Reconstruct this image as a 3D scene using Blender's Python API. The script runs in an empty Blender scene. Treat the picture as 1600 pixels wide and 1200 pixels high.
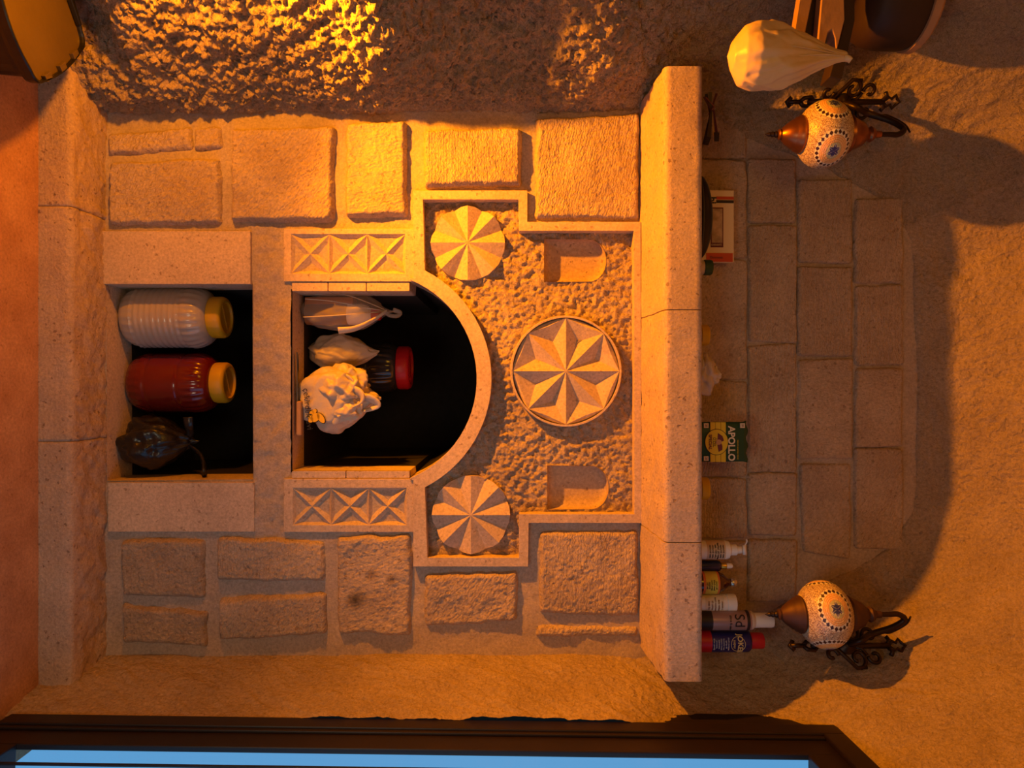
import bpy, bmesh, math, random
import numpy as np
from mathutils import Vector, Matrix
from mathutils.geometry import delaunay_2d_cdt
random.seed(7)
S = bpy.context.scene
COL = S.collection
PI = math.pi
# ------------------------------------------------------------------ camera (the photograph lies on its side: world up is the picture's right)
D0, F, ZC = 2.0, 1120.0, 1.22
cd = bpy.data.cameras.new('camera'); cam = bpy.data.objects.new('camera', cd); COL.objects.link(cam)
cd.sensor_fit = 'HORIZONTAL'; cd.sensor_width = 36; cd.lens = F/1600*36; cd.clip_start = 0.02
cam.matrix_world = Matrix(((0,-1,0,0),(0,0,-1,-D0),(1,0,0,ZC),(0,0,0,1)))
S.camera = cam
# ------------------------------------------------------------------ sky, lights, exposure
w = bpy.data.worlds.new('World'); S.world = w; w.use_nodes = True
bg = w.node_tree.nodes['Background']; bg.inputs[0].default_value = (0.13, 0.42, 0.80, 1); bg.inputs[1].default_value = 1.0
def light(name, typ, loc, target, energy, color, size=0.1, **kw):
    l = bpy.data.lights.new(name, typ); l.energy = energy; l.color = color
    if typ == 'AREA': l.size = size
    else: l.shadow_soft_size = size
    for k, v in kw.items(): setattr(l, k, v)
    o = bpy.data.objects.new(name, l); COL.objects.link(o); o.location = loc
    if target is not None:
        o.rotation_euler = (Vector(target)-Vector(loc)).to_track_quat('-Z', 'Y').to_euler()
    return o
LAMP = (-0.90, -0.565, 0.50); AMBER = (1.0, 0.285, 0.002)
light('amber_floor_spot_beam', 'SPOT', LAMP, (0.50, -0.15, 2.5), 215, AMBER, 0.02, spot_size=math.radians(116), spot_blend=1.0)
light('amber_floor_spot_spill', 'POINT', LAMP, None, 25, AMBER, 0.02)
light('door_daylight', 'AREA', (1.35, -0.85, 1.1), (0.0, -0.6, 1.1), 1.3, (0.68, 0.86, 1.0), 1.5)
light('room_fill', 'AREA', (0.45, -2.3, 0.45), (0.62, 0, 0.75), 4.6, (1.0, 0.90, 0.66), 0.5)  # added fill without a real source, lifts the lower right of the wall
light('room_warm_fill', 'AREA', (-0.7, -3.0, 2.1), (0, 0, 1.3), 7.5, (1.0, 0.42, 0.012), 0.8)  # added amber fill behind the camera, brightens the shaded upper wall
S.view_settings.view_transform = 'Standard'; S.view_settings.look = 'None'
S.view_settings.gamma = 1; S.view_settings.use_curve_mapping = False
S.view_settings.exposure = -0.06
# ------------------------------------------------------------------ numeric helpers
def W(px, py, Y=0.0):
    d = (D0+Y)/F
    return Vector(((py-600)*d, Y, ZC+(px-800)*d))
def P2(px, py, Y=0.0):
    v = W(px, py, Y); return (v.x, v.z)
def _hash(i, j, k, seed):
    h = (i.astype(np.int64)*374761393 + j.astype(np.int64)*668265263 + k.astype(np.int64)*2147483647 + seed*974634777) & 0xffffffff
    h = ((h ^ (h >> 13))*1274126177) & 0xffffffff
    h = ((h ^ (h >> 16))*2246822519) & 0xffffffff
    h = h ^ (h >> 15)
    return (h & 0xffffff)/float(0xffffff)*2-1
def vnoise(P, seed=0):
    P = np.asarray(P, float); I = np.floor(P); f = P-I; f = f*f*f*(f*(f*6-15)+10)
    i, j, k = I[:,0], I[:,1], I[:,2]; r = 0
    for a in (0,1):
        wa = f[:,0] if a else 1-f[:,0]
        for b in (0,1):
            wb = f[:,1] if b else 1-f[:,1]
            for c in (0,1):
                wc = f[:,2] if c else 1-f[:,2]
                r = r + wa*wb*wc*_hash(i+a, j+b, k+c, seed)
    return r
def fbm(P, scale, octv=4, gain=0.5, seed=0):
    P = np.asarray(P, float)*scale; r = 0; a = 1
    for o in range(octv):
        r = r + a*vnoise(P*(2.03**o)+o*17.3, seed+o); a *= gain
    return r
def sstep(x): x = np.clip(x, 0, 1); return x*x*(3-2*x)
def in_poly(x, y, poly):
    c = np.zeros(len(x), bool); n = len(poly)
    for i in range(n):
        x1, y1 = poly[i]; x2, y2 = poly[(i+1) % n]
        if y1 == y2: continue
        m = ((y1 > y) != (y2 > y)) & (x < (x2-x1)*(y-y1)/(y2-y1)+x1)
        c ^= m
    return c
def seg_dist(x, y, poly):
    d = np.full(len(x), 9.0); n = len(poly)
    for i in range(n):
        a = np.array(poly[i]); b = np.array(poly[(i+1) % n]); ab = b-a; L = max(ab@ab, 1e-12)
        t = np.clip(((x-a[0])*ab[0]+(y-a[1])*ab[1])/L, 0, 1)
        d = np.minimum(d, np.hypot(x-a[0]-t*ab[0], y-a[1]-t*ab[1]))
    return d
def resample(poly, sp):
    out = []; n = len(poly)
    for i in range(n):
        a = Vector(poly[i]); b = Vector(poly[(i+1) % n]); k = max(1, int((b-a).length/sp))
        for j in range(k): out.append(tuple(a.lerp(b, j/k)))
    return out
def arc(cx, cy, r, a0, a1, n, ry=None):
    ry = ry or r
    return [(cx+r*math.cos(a0+(a1-a0)*i/n), cy+ry*math.sin(a0+(a1-a0)*i/n)) for i in range(n+1)]
# ------------------------------------------------------------------ object helpers
def link(name, me, mat=None, parent=None, smooth=False):
    if mat is not None: me.materials.append(mat)
    o = bpy.data.objects.new(name, me); COL.objects.link(o)
    if parent: o.parent = parent; o.matrix_parent_inverse = Matrix.Identity(4)
    if smooth: me.polygons.foreach_set('use_smooth', [True]*len(me.polygons))
    return o
def mesh(name, V, Fc, mat=None, parent=None, smooth=False, fix=False):
    me = bpy.data.meshes.new(name); me.from_pydata([tuple(v) for v in V], [], [tuple(f) for f in Fc])
    if fix:
        bm = bmesh.new(); bm.from_mesh(me); bmesh.ops.recalc_face_normals(bm, faces=bm.faces); bm.to_mesh(me); bm.free()
    me.update()
    return link(name, me, mat, parent, smooth)
def local(o, loc):
    """move the mesh data so that the object's own origin sits at loc (world place unchanged)"""
    o.data.transform(Matrix.Translation(-Vector(loc))); o.location = loc; return o
def thing(name, label, cat, loc=(0,0,0), rot=(0,0,0), group=None):
    o = bpy.data.objects.new(name, None); COL.objects.link(o); o.location = loc; o.rotation_euler = rot; o.empty_display_size = 0.05
    tag(o, label, cat, group); return o
def tag(o, label, cat, group=None):
    o['label'] = label; o['category'] = cat
    if group: o['group'] = group
    return o
def struct(o): o['kind'] = 'structure'; return o
def grid_faces(n, m, wrap=False):
    Fc = []
    for i in range(n-1):
        for j in range(m if wrap else m-1):
            j2 = (j+1) % m
            Fc.append((i*m+j, i*m+j2, (i+1)*m+j2, (i+1)*m+j))
    return Fc
def lathe(name, prof, mat, parent, seg=32, ax=(0,0), flute=None, smooth=True, cap=True, z0=0):
    """prof: list of (r, z); flute(a, r, z)->r"""
    V = []; 
    for r, z in prof:
        for s in range(seg):
            a = 2*PI*s/seg; rr = flute(a, r, z) if flute else r
            V.append((ax[0]+rr*math.cos(a), ax[1]+rr*math.sin(a), z0+z))
    Fc = grid_faces(len(prof), seg, True)
    if cap:
        Fc.append(tuple(range(seg))[::-1]); Fc.append(tuple(range((len(prof)-1)*seg, len(prof)*seg)))
    o = mesh(name, V, Fc, mat, parent, smooth, fix=True)
    if smooth: sharp(o)
    return o
def sharp(o, ang=40):
    me = o.data; bm = bmesh.new(); bm.from_mesh(me)
    for e in bm.edges:
        if len(e.link_faces) == 2 and e.calc_face_angle(0) > math.radians(ang): e.smooth = False
    bm.to_mesh(me); bm.free()
def tube_vf(pts, rad, seg=8, V=None, Fc=None, flat=1.0):
    V = V if V is not None else []; Fc = Fc if Fc is not None else []
    pts = [Vector(p) for p in pts]; n = len(pts); b0 = len(V); up = None
    for i, p in enumerate(pts):
        t = (pts[min(i+1, n-1)]-pts[max(i-1, 0)]).normalized()
        if up is None:
            up = t.orthogonal().normalized()
        up = (up-t*up.dot(t)).normalized(); s = t.cross(up)
        r = rad(i/(n-1)) if callable(rad) else rad
        for k in range(seg):
            a = 2*PI*k/seg; V.append(tuple(p+up*(r*math.cos(a))+s*(r*flat*math.sin(a))))
    for i in range(n-1):
        for k in range(seg):
            k2 = (k+1) % seg
            Fc.append((b0+i*seg+k, b0+i*seg+k2, b0+(i+1)*seg+k2, b0+(i+1)*seg+k))
    Fc.append(tuple(b0+k for k in range(seg))[::-1]); Fc.append(tuple(b0+(n-1)*seg+k for k in range(seg)))
    return V, Fc
def tubes(name, paths, rad, mat, parent, seg=8, flat=1.0):
    V, Fc = [], []
    for p in paths:
        r = rad
        if isinstance(p, tuple): p, r = p
        tube_vf(p, r, seg, V, Fc, flat)
    return mesh(name, V, Fc, mat, parent, True, fix=True)
def spline(pts, n=8):
    pts = [Vector(p) for p in pts]; out = []
    for i in range(len(pts)-1):
        p0 = pts[max(i-1, 0)]; p1 = pts[i]; p2 = pts[i+1]; p3 = pts[min(i+2, len(pts)-1)]
        for k in range(n):
            t = k/n; out.append(0.5*((2*p1)+(p2-p0)*t+(2*p0-5*p1+4*p2-p3)*t*t+(3*p1-p0-3*p2+p3)*t**3))
    out.append(pts[-1]); return out
def box(name, lo, hi, mat, parent=None, bev=0.0, seg=2):
    bm = bmesh.new(); bmesh.ops.create_cube(bm, size=1)
    for v in bm.verts: v.co = Vector([lo[i]+(v.co[i]+.5)*(hi[i]-lo[i]) for i in range(3)])
    if bev: bmesh.ops.bevel(bm, geom=bm.edges[:], offset=bev, segments=seg, affect='EDGES', profile=0.6)
    me = bpy.data.meshes.new(name); bm.to_mesh(me); bm.free()
    return link(name, me, mat, parent)
def sheet(outer, holes=(), sp=None, edge_sp=None):
    """triangulate a polygon (with holes) in (x, z); sp adds interior grid points"""
    loops = [resample(l, edge_sp) if edge_sp else list(l) for l in [outer]+list(holes)]
    pts = []; edges = []
    for l in loops:
        b = len(pts); pts += l; edges += [(b+i, b+(i+1) % len(l)) for i in range(len(l))]
    if sp:
        xs = np.array(outer)[:,0]; zs = np.array(outer)[:,1]
        gx = np.arange(xs.min(), xs.max(), sp); gz = np.arange(zs.min(), zs.max(), sp)
        X, Z = np.meshgrid(gx, gz); X = X+((np.arange(len(gz)) % 2)*sp*.5)[:,None]; X = X.ravel(); Z = Z.ravel()
        rs = np.random.RandomState(3); X = X+rs.uniform(-.12, .12, len(X))*sp; Z = Z+rs.uniform(-.12, .12, len(Z))*sp
        m = in_poly(X, Z, outer)
        for h in holes: m &= ~in_poly(X, Z, h)
        X = X[m]; Z = Z[m]; dd = np.full(len(X), 9.0)
        for l in [outer]+list(holes): dd = np.minimum(dd, seg_dist(X, Z, l))
        m = dd > sp*.45; pts += list(zip(X[m], Z[m]))
    vo, _, fo, *_ = delaunay_2d_cdt([Vector(p) for p in pts], edges, [], 0, 1e-6)
    A = np.array([tuple(v) for v in vo]); Fa = np.array(fo)
    c = A[Fa].mean(axis=1); m = in_poly(c[:,0], c[:,1], outer)
    for h in holes: m &= ~in_poly(c[:,0], c[:,1], h)
    Fa = Fa[m]
    # wind so that normals face -Y :  (x,z) ccw seen from -Y
    a, b, cc = A[Fa[:,0]], A[Fa[:,1]], A[Fa[:,2]]
    cr = (b[:,0]-a[:,0])*(cc[:,1]-a[:,1])-(b[:,1]-a[:,1])*(cc[:,0]-a[:,0])
    Fa[cr < 0] = Fa[cr < 0][:, ::-1]
    return A, Fa
def relief(name, outer, holes, Yf, mat, parent, sp, edge_sp=None, smooth=True, back=None, side_loops=None):
    """front sheet with Y=Yf(x,z) and (optional) side walls down to Y=back"""
    A, Fa = sheet(outer, holes, sp, edge_sp or sp)
    Yv = Yf(A[:,0], A[:,1]) if callable(Yf) else np.full(len(A), Yf)
    V = [(x, y, z) for (x, z), y in zip(A, Yv)]; Fc = [tuple(int(q) for q in f) for f in Fa]
    if back is not None:
        for l in [outer]+list(holes):
            l = resample(l, edge_sp or sp) if (edge_sp or sp) else l
            la = np.array(l); yl = Yf(la[:,0], la[:,1]) if callable(Yf) else np.full(len(la), Yf)
            b = len(V); n = len(l)
            for (x, z), y in zip(l, yl): V.append((x, y, z)); V.append((x, back, z))
            for i in range(n):
                j = (i+1) % n; Fc.append((b+2*i, b+2*i+1, b+2*j+1, b+2*j))
    o = mesh(name, V, Fc, mat, parent, smooth)
    return o
def prism(name, outer, holes, y0, y1, mat, parent, bev=0.0015):
    A, Fa = sheet(outer, holes); V = [(x, y0, z) for x, z in A]+[(x, y1, z) for x, z in A]; n = len(A)
    Fc = [tuple(int(q) for q in f) for f in Fa]+[tuple(int(q)+n for q in f[::-1]) for f in Fa]
    from collections import Counter
    cnt = Counter(); order = {}
    for f in Fa:
        for i in range(3):
            e = (int(f[i]), int(f[(i+1) % 3])); cnt[frozenset(e)] += 1; order[frozenset(e)] = e
    for k, v in cnt.items():
        if v == 1:
            a, b = order[k]; Fc.append((b, a, a+n, b+n))
    o = mesh(name, V, Fc, mat, parent, False, fix=True)
    if bev:
        m = o.modifiers.new('bevel', 'BEVEL'); m.width = bev; m.segments = 2; m.limit_method = 'ANGLE'; m.angle_limit = math.radians(50)
    return o
def lump(name, c, r, mat, parent, sub=4, amp=0.15, scale=6, seed=0, fold=0.0, shape=None, smooth=True):
    sub = max(sub, 5)
    bm = bmesh.new(); bmesh.ops.create_icosphere(bm, subdivisions=sub, radius=1)
    V = np.array([v.co for v in bm.verts]); n1 = fbm(V, scale/4, 3, .5, seed); 
    
    rs = np.random.RandomState(seed+11); k = 1+amp*n1*.8
    for q_ in range(26 if fold else 0):          # sharp creases : folded planes
        d_ = rs.normal(size=3); d_ /= np.linalg.norm(d_); wv_ = V@d_-rs.uniform(-.8, .8)+.12*vnoise(V*2.3+q_, seed+q_)
        wd_ = rs.uniform(.10, .28); k = k+fold*.16*rs.choice([-1, 1])*np.maximum(0, 1-np.abs(wv_)/wd_)
    V2 = V*k[:,None]
    if shape: V2 = shape(V2)
    V2 = V2*np.array(r)+np.array(c)
    for v, p in zip(bm.verts, V2): v.co = p
    me = bpy.data.meshes.new(name); bm.to_mesh(me); bm.free()
    return link(name, me, mat, parent, smooth)
_txt = {}
def text(name, s, size, mat, parent, loc, bend=None, rotz=0.0, ry=0.0, align='CENTER', bold=0.0, sx=1.0, ext=0.0004, alignv='CENTER'):
    """flat lettering standing in the XZ plane, facing -Y; bend=R wraps it on a vertical cylinder of radius R"""
    c = bpy.data.curves.new('t', 'FONT'); c.body = s; c.size = size; c.align_x = align; c.align_y = alignv; c.extrude = ext; c.offset = bold; c.resolution_u = 3
    o = bpy.data.objects.new('t', c); COL.objects.link(o); bpy.context.view_layer.update()
    dg = bpy.context.evaluated_depsgraph_get(); me = bpy.data.meshes.new_from_object(o.evaluated_get(dg))
    bpy.data.objects.remove(o); me.name = name
    if bend:
        bm = bmesh.new(); bm.from_mesh(me)
        bmesh.ops.subdivide_edges(bm, edges=[e for e in bm.edges if e.calc_length() > size*.3], cuts=1)
        bm.to_mesh(me); bm.free()
    ca, sa = math.cos(ry), math.sin(ry)
    for v in me.vertices:
        x, y, z = v.co; x *= sx; x, y = x*ca-y*sa, x*sa+y*ca
        if bend:
            a = x/bend+rotz; R = bend+z+0.0006; v.co = (R*math.sin(a), -R*math.cos(a), y)
        else: v.co = (x, -z, y)
    return_o = link(name, me, mat, parent); return_o.location = loc
    return return_o
# ------------------------------------------------------------------ materials
class NT:
    def __init__(s, name):
        s.m = bpy.data.materials.new(name); s.m.use_nodes = True; s.t = s.m.node_tree; s.b = s.t.nodes['Principled BSDF']
    def n(s, typ, **kw):
        nd = s.t.nodes.new(typ)
        for k, v in kw.items():
            if k in nd.inputs.keys() if isinstance(k, str) else False: nd.inputs[k].default_value = v
            else: setattr(nd, k, v)
        return nd
    def l(s, a, b): s.t.links.new(a, b)
def plain(name, col, rough=0.5, metal=0.0, spec=0.5, trans=0.0, alpha=1.0, coat=0.0, noise=0.0, nscale=40, bump=0.0, bscale=60, ior=1.45, subs=0.0, dist=0.002):
    q = NT(name); b = q.b; b.inputs['Base Color'].default_value = (*col, 1); b.inputs['Roughness'].default_value = rough
    b.inputs['Metallic'].default_value = metal; b.inputs['Specular IOR Level'].default_value = spec
    b.inputs['Transmission Weight'].default_value = trans; b.inputs['Alpha'].default_value = alpha; b.inputs['Coat Weight'].default_value = coat
    b.inputs['IOR'].default_value = ior
    if subs: b.inputs['Subsurface Weight'].default_value = subs; b.inputs['Subsurface Radius'].default_value = (.02, .015, .01); b.inputs['Subsurface Scale'].default_value = .5
    if noise or bump: tc = q.n('ShaderNodeTexCoord')
    if noise:
        no = q.n('ShaderNodeTexNoise', Scale=nscale, Detail=5.0); q.l(tc.outputs['Object'], no.inputs['Vector'])
        mx = q.n('ShaderNodeMix', data_type='RGBA'); mx.inputs[6].default_value = (*[c*(1-noise) for c in col], 1); mx.inputs[7].default_value = (*[min(1, c*(1+noise)) for c in col], 1)
        q.l(no.outputs['Fac'], mx.inputs[0]); q.l(mx.outputs[2], b.inputs['Base Color'])
    if bump:
        no = q.n('ShaderNodeTexNoise', Scale=bscale, Detail=4.0); q.l(tc.outputs['Object'], no.inputs['Vector'])
        bp = q.n('ShaderNodeBump', Strength=bump, Distance=dist); q.l(no.outputs['Fac'], bp.inputs['Height']); q.l(bp.outputs[0], b.inputs['Normal'])
    return q.m
def stone_mat(name, c1, c2, fine=1.0, coarse=1.0, chisel=None, chis=0.0, pits=1.0, stain=None, wscale=95, rough=0.9, spots=0.5):
    q = NT(name); tc = q.n('ShaderNodeTexCoord'); O = tc.outputs['Object']
    n1 = q.n('ShaderNodeTexNoise', Scale=7.0, Detail=6.0, Roughness=.6); q.l(O, n1.inputs['Vector'])
    n2 = q.n('ShaderNodeTexNoise', Scale=130.0, Detail=5.0, Roughness=.75); q.l(O, n2.inputs['Vector'])
    mr = q.n('ShaderNodeMapRange'); mr.inputs[1].default_value = .35; mr.inputs[2].default_value = .65; q.l(n1.outputs['Fac'], mr.inputs[0])
    mx = q.n('ShaderNodeMix', data_type='RGBA'); mx.inputs[6].default_value = (*c1, 1); mx.inputs[7].default_value = (*c2, 1); q.l(mr.outputs[0], mx.inputs[0])
    m2 = q.n('ShaderNodeMix', data_type='RGBA', blend_type='MULTIPLY'); m2.inputs[0].default_value = .55
    q.l(mx.outputs[2], m2.inputs[6]); q.l(n2.outputs['Color'], m2.inputs[7])
    mg = q.n('ShaderNodeMapRange'); mg.inputs[1].default_value = .3; mg.inputs[2].default_value = .7; mg.inputs[3].default_value = .45; mg.inputs[4].default_value = 1.35
    q.l(n2.outputs['Fac'], mg.inputs[0]); q.l(mg.outputs[0], m2.inputs[7])
    # dark pores
    vo = q.n('ShaderNodeTexVoronoi', Scale=48.0)
    wn = q.n('ShaderNodeTexNoise', Scale=120.0, Detail=2.0); q.l(O, wn.inputs['Vector']); ws_ = q.n('ShaderNodeVectorMath', operation='SCALE'); q.l(wn.outputs['Color'], ws_.inputs[0]); ws_.inputs['Scale'].default_value = .016
    wa_ = q.n('ShaderNodeVectorMath', operation='ADD'); q.l(O, wa_.inputs[0]); q.l(ws_.outputs[0], wa_.inputs[1]); q.l(wa_.outputs[0], vo.inputs['Vector'])
    nz = q.n('ShaderNodeTexNoise', Scale=11.0, Detail=2.0); q.l(O, nz.inputs['Vector'])
    mm = q.n('ShaderNodeMath', operation='MULTIPLY'); q.l(nz.outputs['Fac'], mm.inputs[0]); mm.inputs[1].default_value = .34
    ml = q.n('ShaderNodeMath', operation='SUBTRACT'); q.l(mm.outputs[0], ml.inputs[0]); q.l(vo.outputs['Distance'], ml.inputs[1])
    ms = q.n('ShaderNodeMapRange'); ms.inputs[1].default_value = 0.0; ms.inputs[2].default_value = .05; q.l(ml.outputs[0], ms.inputs[0])
    pm = q.n('ShaderNodeMath', operation='MULTIPLY'); q.l(ms.outputs[0], pm.inputs[0]); pm.inputs[1].default_value = spots
    m3 = q.n('ShaderNodeMix', data_type='RGBA'); m3.inputs[7].default_value = (c1[0]*.35, c1[1]*.28, c1[2]*.25, 1); q.l(pm.outputs[0], m3.inputs[0]); q.l(m2.outputs[2], m3.inputs[6])
    out = m3.outputs[2]
    if stain:
        for (c, r, colr, st) in stain:
            vd = q.n('ShaderNodeVectorMath', operation='DISTANCE'); q.l(O, vd.inputs[0]); vd.inputs[1].default_value = c
            ad = q.n('ShaderNodeMath', operation='ADD'); q.l(vd.outputs['Value'], ad.inputs[0])
            sc = q.n('ShaderNodeMath', operation='MULTIPLY'); q.l(nz.outputs['Fac'], sc.inputs[0]); sc.inputs[1].default_value = r*.9; q.l(sc.outputs[0], ad.inputs[1])
            mp = q.n('ShaderNodeMapRange'); mp.inputs[1].default_value = r*.45; mp.inputs[2].default_value = r*1.5; mp.inputs[3].default_value = st; mp.inputs[4].default_value = 0; q.l(ad.outputs[0], mp.inputs[0])
            m4 = q.n('ShaderNodeMix', data_type='RGBA'); m4.inputs[7].default_value = (*colr, 1); q.l(mp.outputs[0], m4.inputs[0]); q.l(out, m4.inputs[6]); out = m4.outputs[2]
    q.l(out, q.b.inputs['Base Color']); q.b.inputs['Roughness'].default_value = rough; q.b.inputs['Specular IOR Level'].default_value = .25
    # relief : fine grain + pores + coarse + chisel strokes
    f = q.n('ShaderNodeTexNoise', Scale=170.0, Detail=5.0, Roughness=.8); q.l(O, f.inputs['Vector'])
    b1 = q.n('ShaderNodeBump', Strength=min(1, .95*fine), Distance=.0048*fine); q.l(f.outputs['Fac'], b1.inputs['Height'])
    g = q.n('ShaderNodeTexNoise', Scale=55.0, Detail=4.0, Roughness=.6); q.l(O, g.inputs['Vector'])
    b2 = q.n('ShaderNodeBump', Strength=min(1, .7*coarse), Distance=.008*coarse); q.l(g.outputs['Fac'], b2.inputs['Height']); q.l(b1.outputs[0], b2.inputs['Normal'])
    iv = q.n('ShaderNodeMath', operation='SUBTRACT'); iv.inputs[0].default_value = 1; q.l(ms.outputs[0], iv.inputs[1])
    b3 = q.n('ShaderNodeBump', Strength=.6*pits, Distance=.002); q.l(iv.outputs[0], b3.inputs['Height']); q.l(b2.outputs[0], b3.inputs['Normal'])
    last = b3.outputs[0]
    if chisel is not None:
        mpn = q.n('ShaderNodeMapping'); mpn.inputs['Rotation'].default_value = (0, chisel, 0); q.l(O, mpn.inputs['Vector'])
        wv = q.n('ShaderNodeTexWave', Scale=wscale/6.283, Distortion=8.0, Detail=3.0); wv.inputs['Detail Scale'].default_value = 2.2; wv.bands_direction = 'X'; q.l(mpn.outputs[0], wv.inputs['Vector'])
        ns = q.n('ShaderNodeTexNoise', Scale=16.0, Detail=2.0); q.l(O, ns.inputs['Vector'])
        mu = q.n('ShaderNodeMath', operation='MULTIPLY'); q.l(wv.outputs['Fac'], mu.inputs[0]); q.l(ns.outputs['Fac'], mu.inputs[1])
        b4 = q.n('ShaderNodeBump', Strength=min(1, chis*1.1), Distance=.0045); q.l(mu.outputs[0], b4.inputs['Height']); q.l(last, b4.inputs['Normal']); last = b4.outputs[0]
    q.l(last, q.b.inputs['Normal'])
    return q.m
T1, T2 = (.66, .52, .39), (.52, .39, .285)
soot = [(W(555, 938, -.017), .034, (.02, .018, .018), .95), (W(612, 905, -.017), .018, (.14, .08, .045), .8), (W(580, 898, -.017), .022, (.18, .10, .055), .7)]
M_block = [stone_mat('chiselled_stone_%s' % n, T1, T2, 1, 1, a, s, 1, soot if n == 'c' else None, ws) for n, a, s, ws in
           (('a', 0.9, .5, 210), ('b', PI/2, .6, 250), ('c', 0.2, .4, 200), ('d', 1.35, .6, 260))]
M_rough = stone_mat('pecked_stone', T1, T2, 1.3, 1.6, None, 0, 1)
M_smooth = stone_mat('dressed_stone', (.64,.50,.38), (.55,.42,.315), .6, .35, None, 0, .7, None, 95, .85, .6)
M_carve = stone_mat('carved_stone', (.64,.50,.38), (.56,.43,.32), .7, .5, None, 0, .5, None, 95, .85, .4)
M_mortar = stone_mat('mortar', (.56,.46,.38), (.48,.39,.32), .9, .7, None, 0, .3, None, 95, .92, .12)
M_pocket = stone_mat('pocket_stone', (.52,.39,.27), (.42,.30,.20), .5, .4, None, 0, .8, None, 95, .85, .6)
M_step = stone_mat('step_stone', (.60,.46,.35), (.50,.37,.28), .9, .9, PI/2, .2, 1, None, 150, .85, .7)
M_rock = stone_mat('cave_rock', (.62,.48,.34), (.50,.38,.27), 1.3, 1.6, 0.5, .4, 1, None, 110, .92, .3)
M_rockL = stone_mat('hewn_cave_rock', (.62,.48,.33), (.50,.38,.26), 1.8, 2.6, None, 0, 1, None, 260, .8, .2)
M_ledge = stone_mat('ledge_stone', (.64,.49,.375), (.55,.415,.31), .8, .5, 0.0, .15, 1, None, 230, .85, .7)
M_floor = stone_mat('travertine_floor', (.55,.31,.17), (.40,.20,.10), .4, .5, None, 0, .3, None, 95, .62, .4)
M_dark = plain('shade_black_stone', (.022,.017,.014), .95, noise=.4)  # near-black colour puts the deep shade of the niches into the stone
M_black = plain('black_plastic', (.006,.0055,.005), .35)
M_iron = plain('dark_iron', (.035,.02,.016), .38, metal=.6, bump=.3, bscale=120)
M_copper = plain('aged_copper', (.30,.115,.05), .33, metal=.85, noise=.4, nscale=30)
M_copperD = plain('dark_copper', (.08,.035,.022), .55, metal=.35, noise=.4, nscale=30)
M_brownframe = plain('brown_door_frame', (.012,.006,.007), .45, noise=.35, nscale=12)
M_white = plain('white_plastic', (.78,.76,.72), .4)
M_yellow = plain('yellow_plastic', (.58,.34,.010), .45)
M_red = plain('red_plastic', (.5,.012,.02), .4)
M_navy = plain('navy_plastic', (.012,.014,.05), .25, coat=.4)
M_green = plain('dark_green_print', (.008,.06,.03), .45)
M_cream = plain('cream_card', (.78,.62,.36), .6)
M_ink = plain('dark_ink', (.02,.012,.014), .5)
M_wood = plain('weathered_wood', (.42,.24,.12), .7, noise=.35, nscale=14, bump=.5, bscale=50)
M_wooddk = plain('dark_wood', (.034,.016,.009), .55, noise=.4, nscale=12, bump=.3)
# ------------------------------------------------------------------ the cave shell : a tube of rock round the built wall
OUT = [(-.757,-.06),(-.757,1.58),(-.735,1.70),(-.69,1.84),(-.64,1.98),(-.57,2.14),(-.49,2.27),(-.36,2.33),(0,2.345),(.34,2.335),(.45,2.27),(.52,2.14),(.60,1.98),(.68,1.84),(.735,1.70),(.757,1.58),(.757,-.06)]
ROWS = {  # (outward, Y)
 'LL': [(0,.05),(0,.0),(.004,-.04),(.02,-.10),(.06,-.20),(.125,-.34),(.21,-.5),(.33,-.75),(.48,-1.2),(.6,-2.2),(.6,-4.6)],
 'UP': [(0,.05),(.012,.0),(.10,-.03),(.17,-.07),(.25,-.13),(.35,-.23),(.41,-.36),(.45,-.6),(.5,-1.2),(.6,-2.2),(.6,-4.6)],
 'RL': [(0,.05),(0,.0),(.006,-.04),(.014,-.10),(.028,-.18),(.045,-.268),(.07,-.45),(.10,-.75),(.12,-1.2),(.13,-2.2),(.13,-4.6)],
 'RU': [(0,.05),(.012,.0),(.08,-.03),(.12,-.08),(.16,-.16),(.20,-.28),(.24,-.42),(.30,-.75),(.34,-1.2),(.5,-2.2),(.5,-4.6)]}
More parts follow.
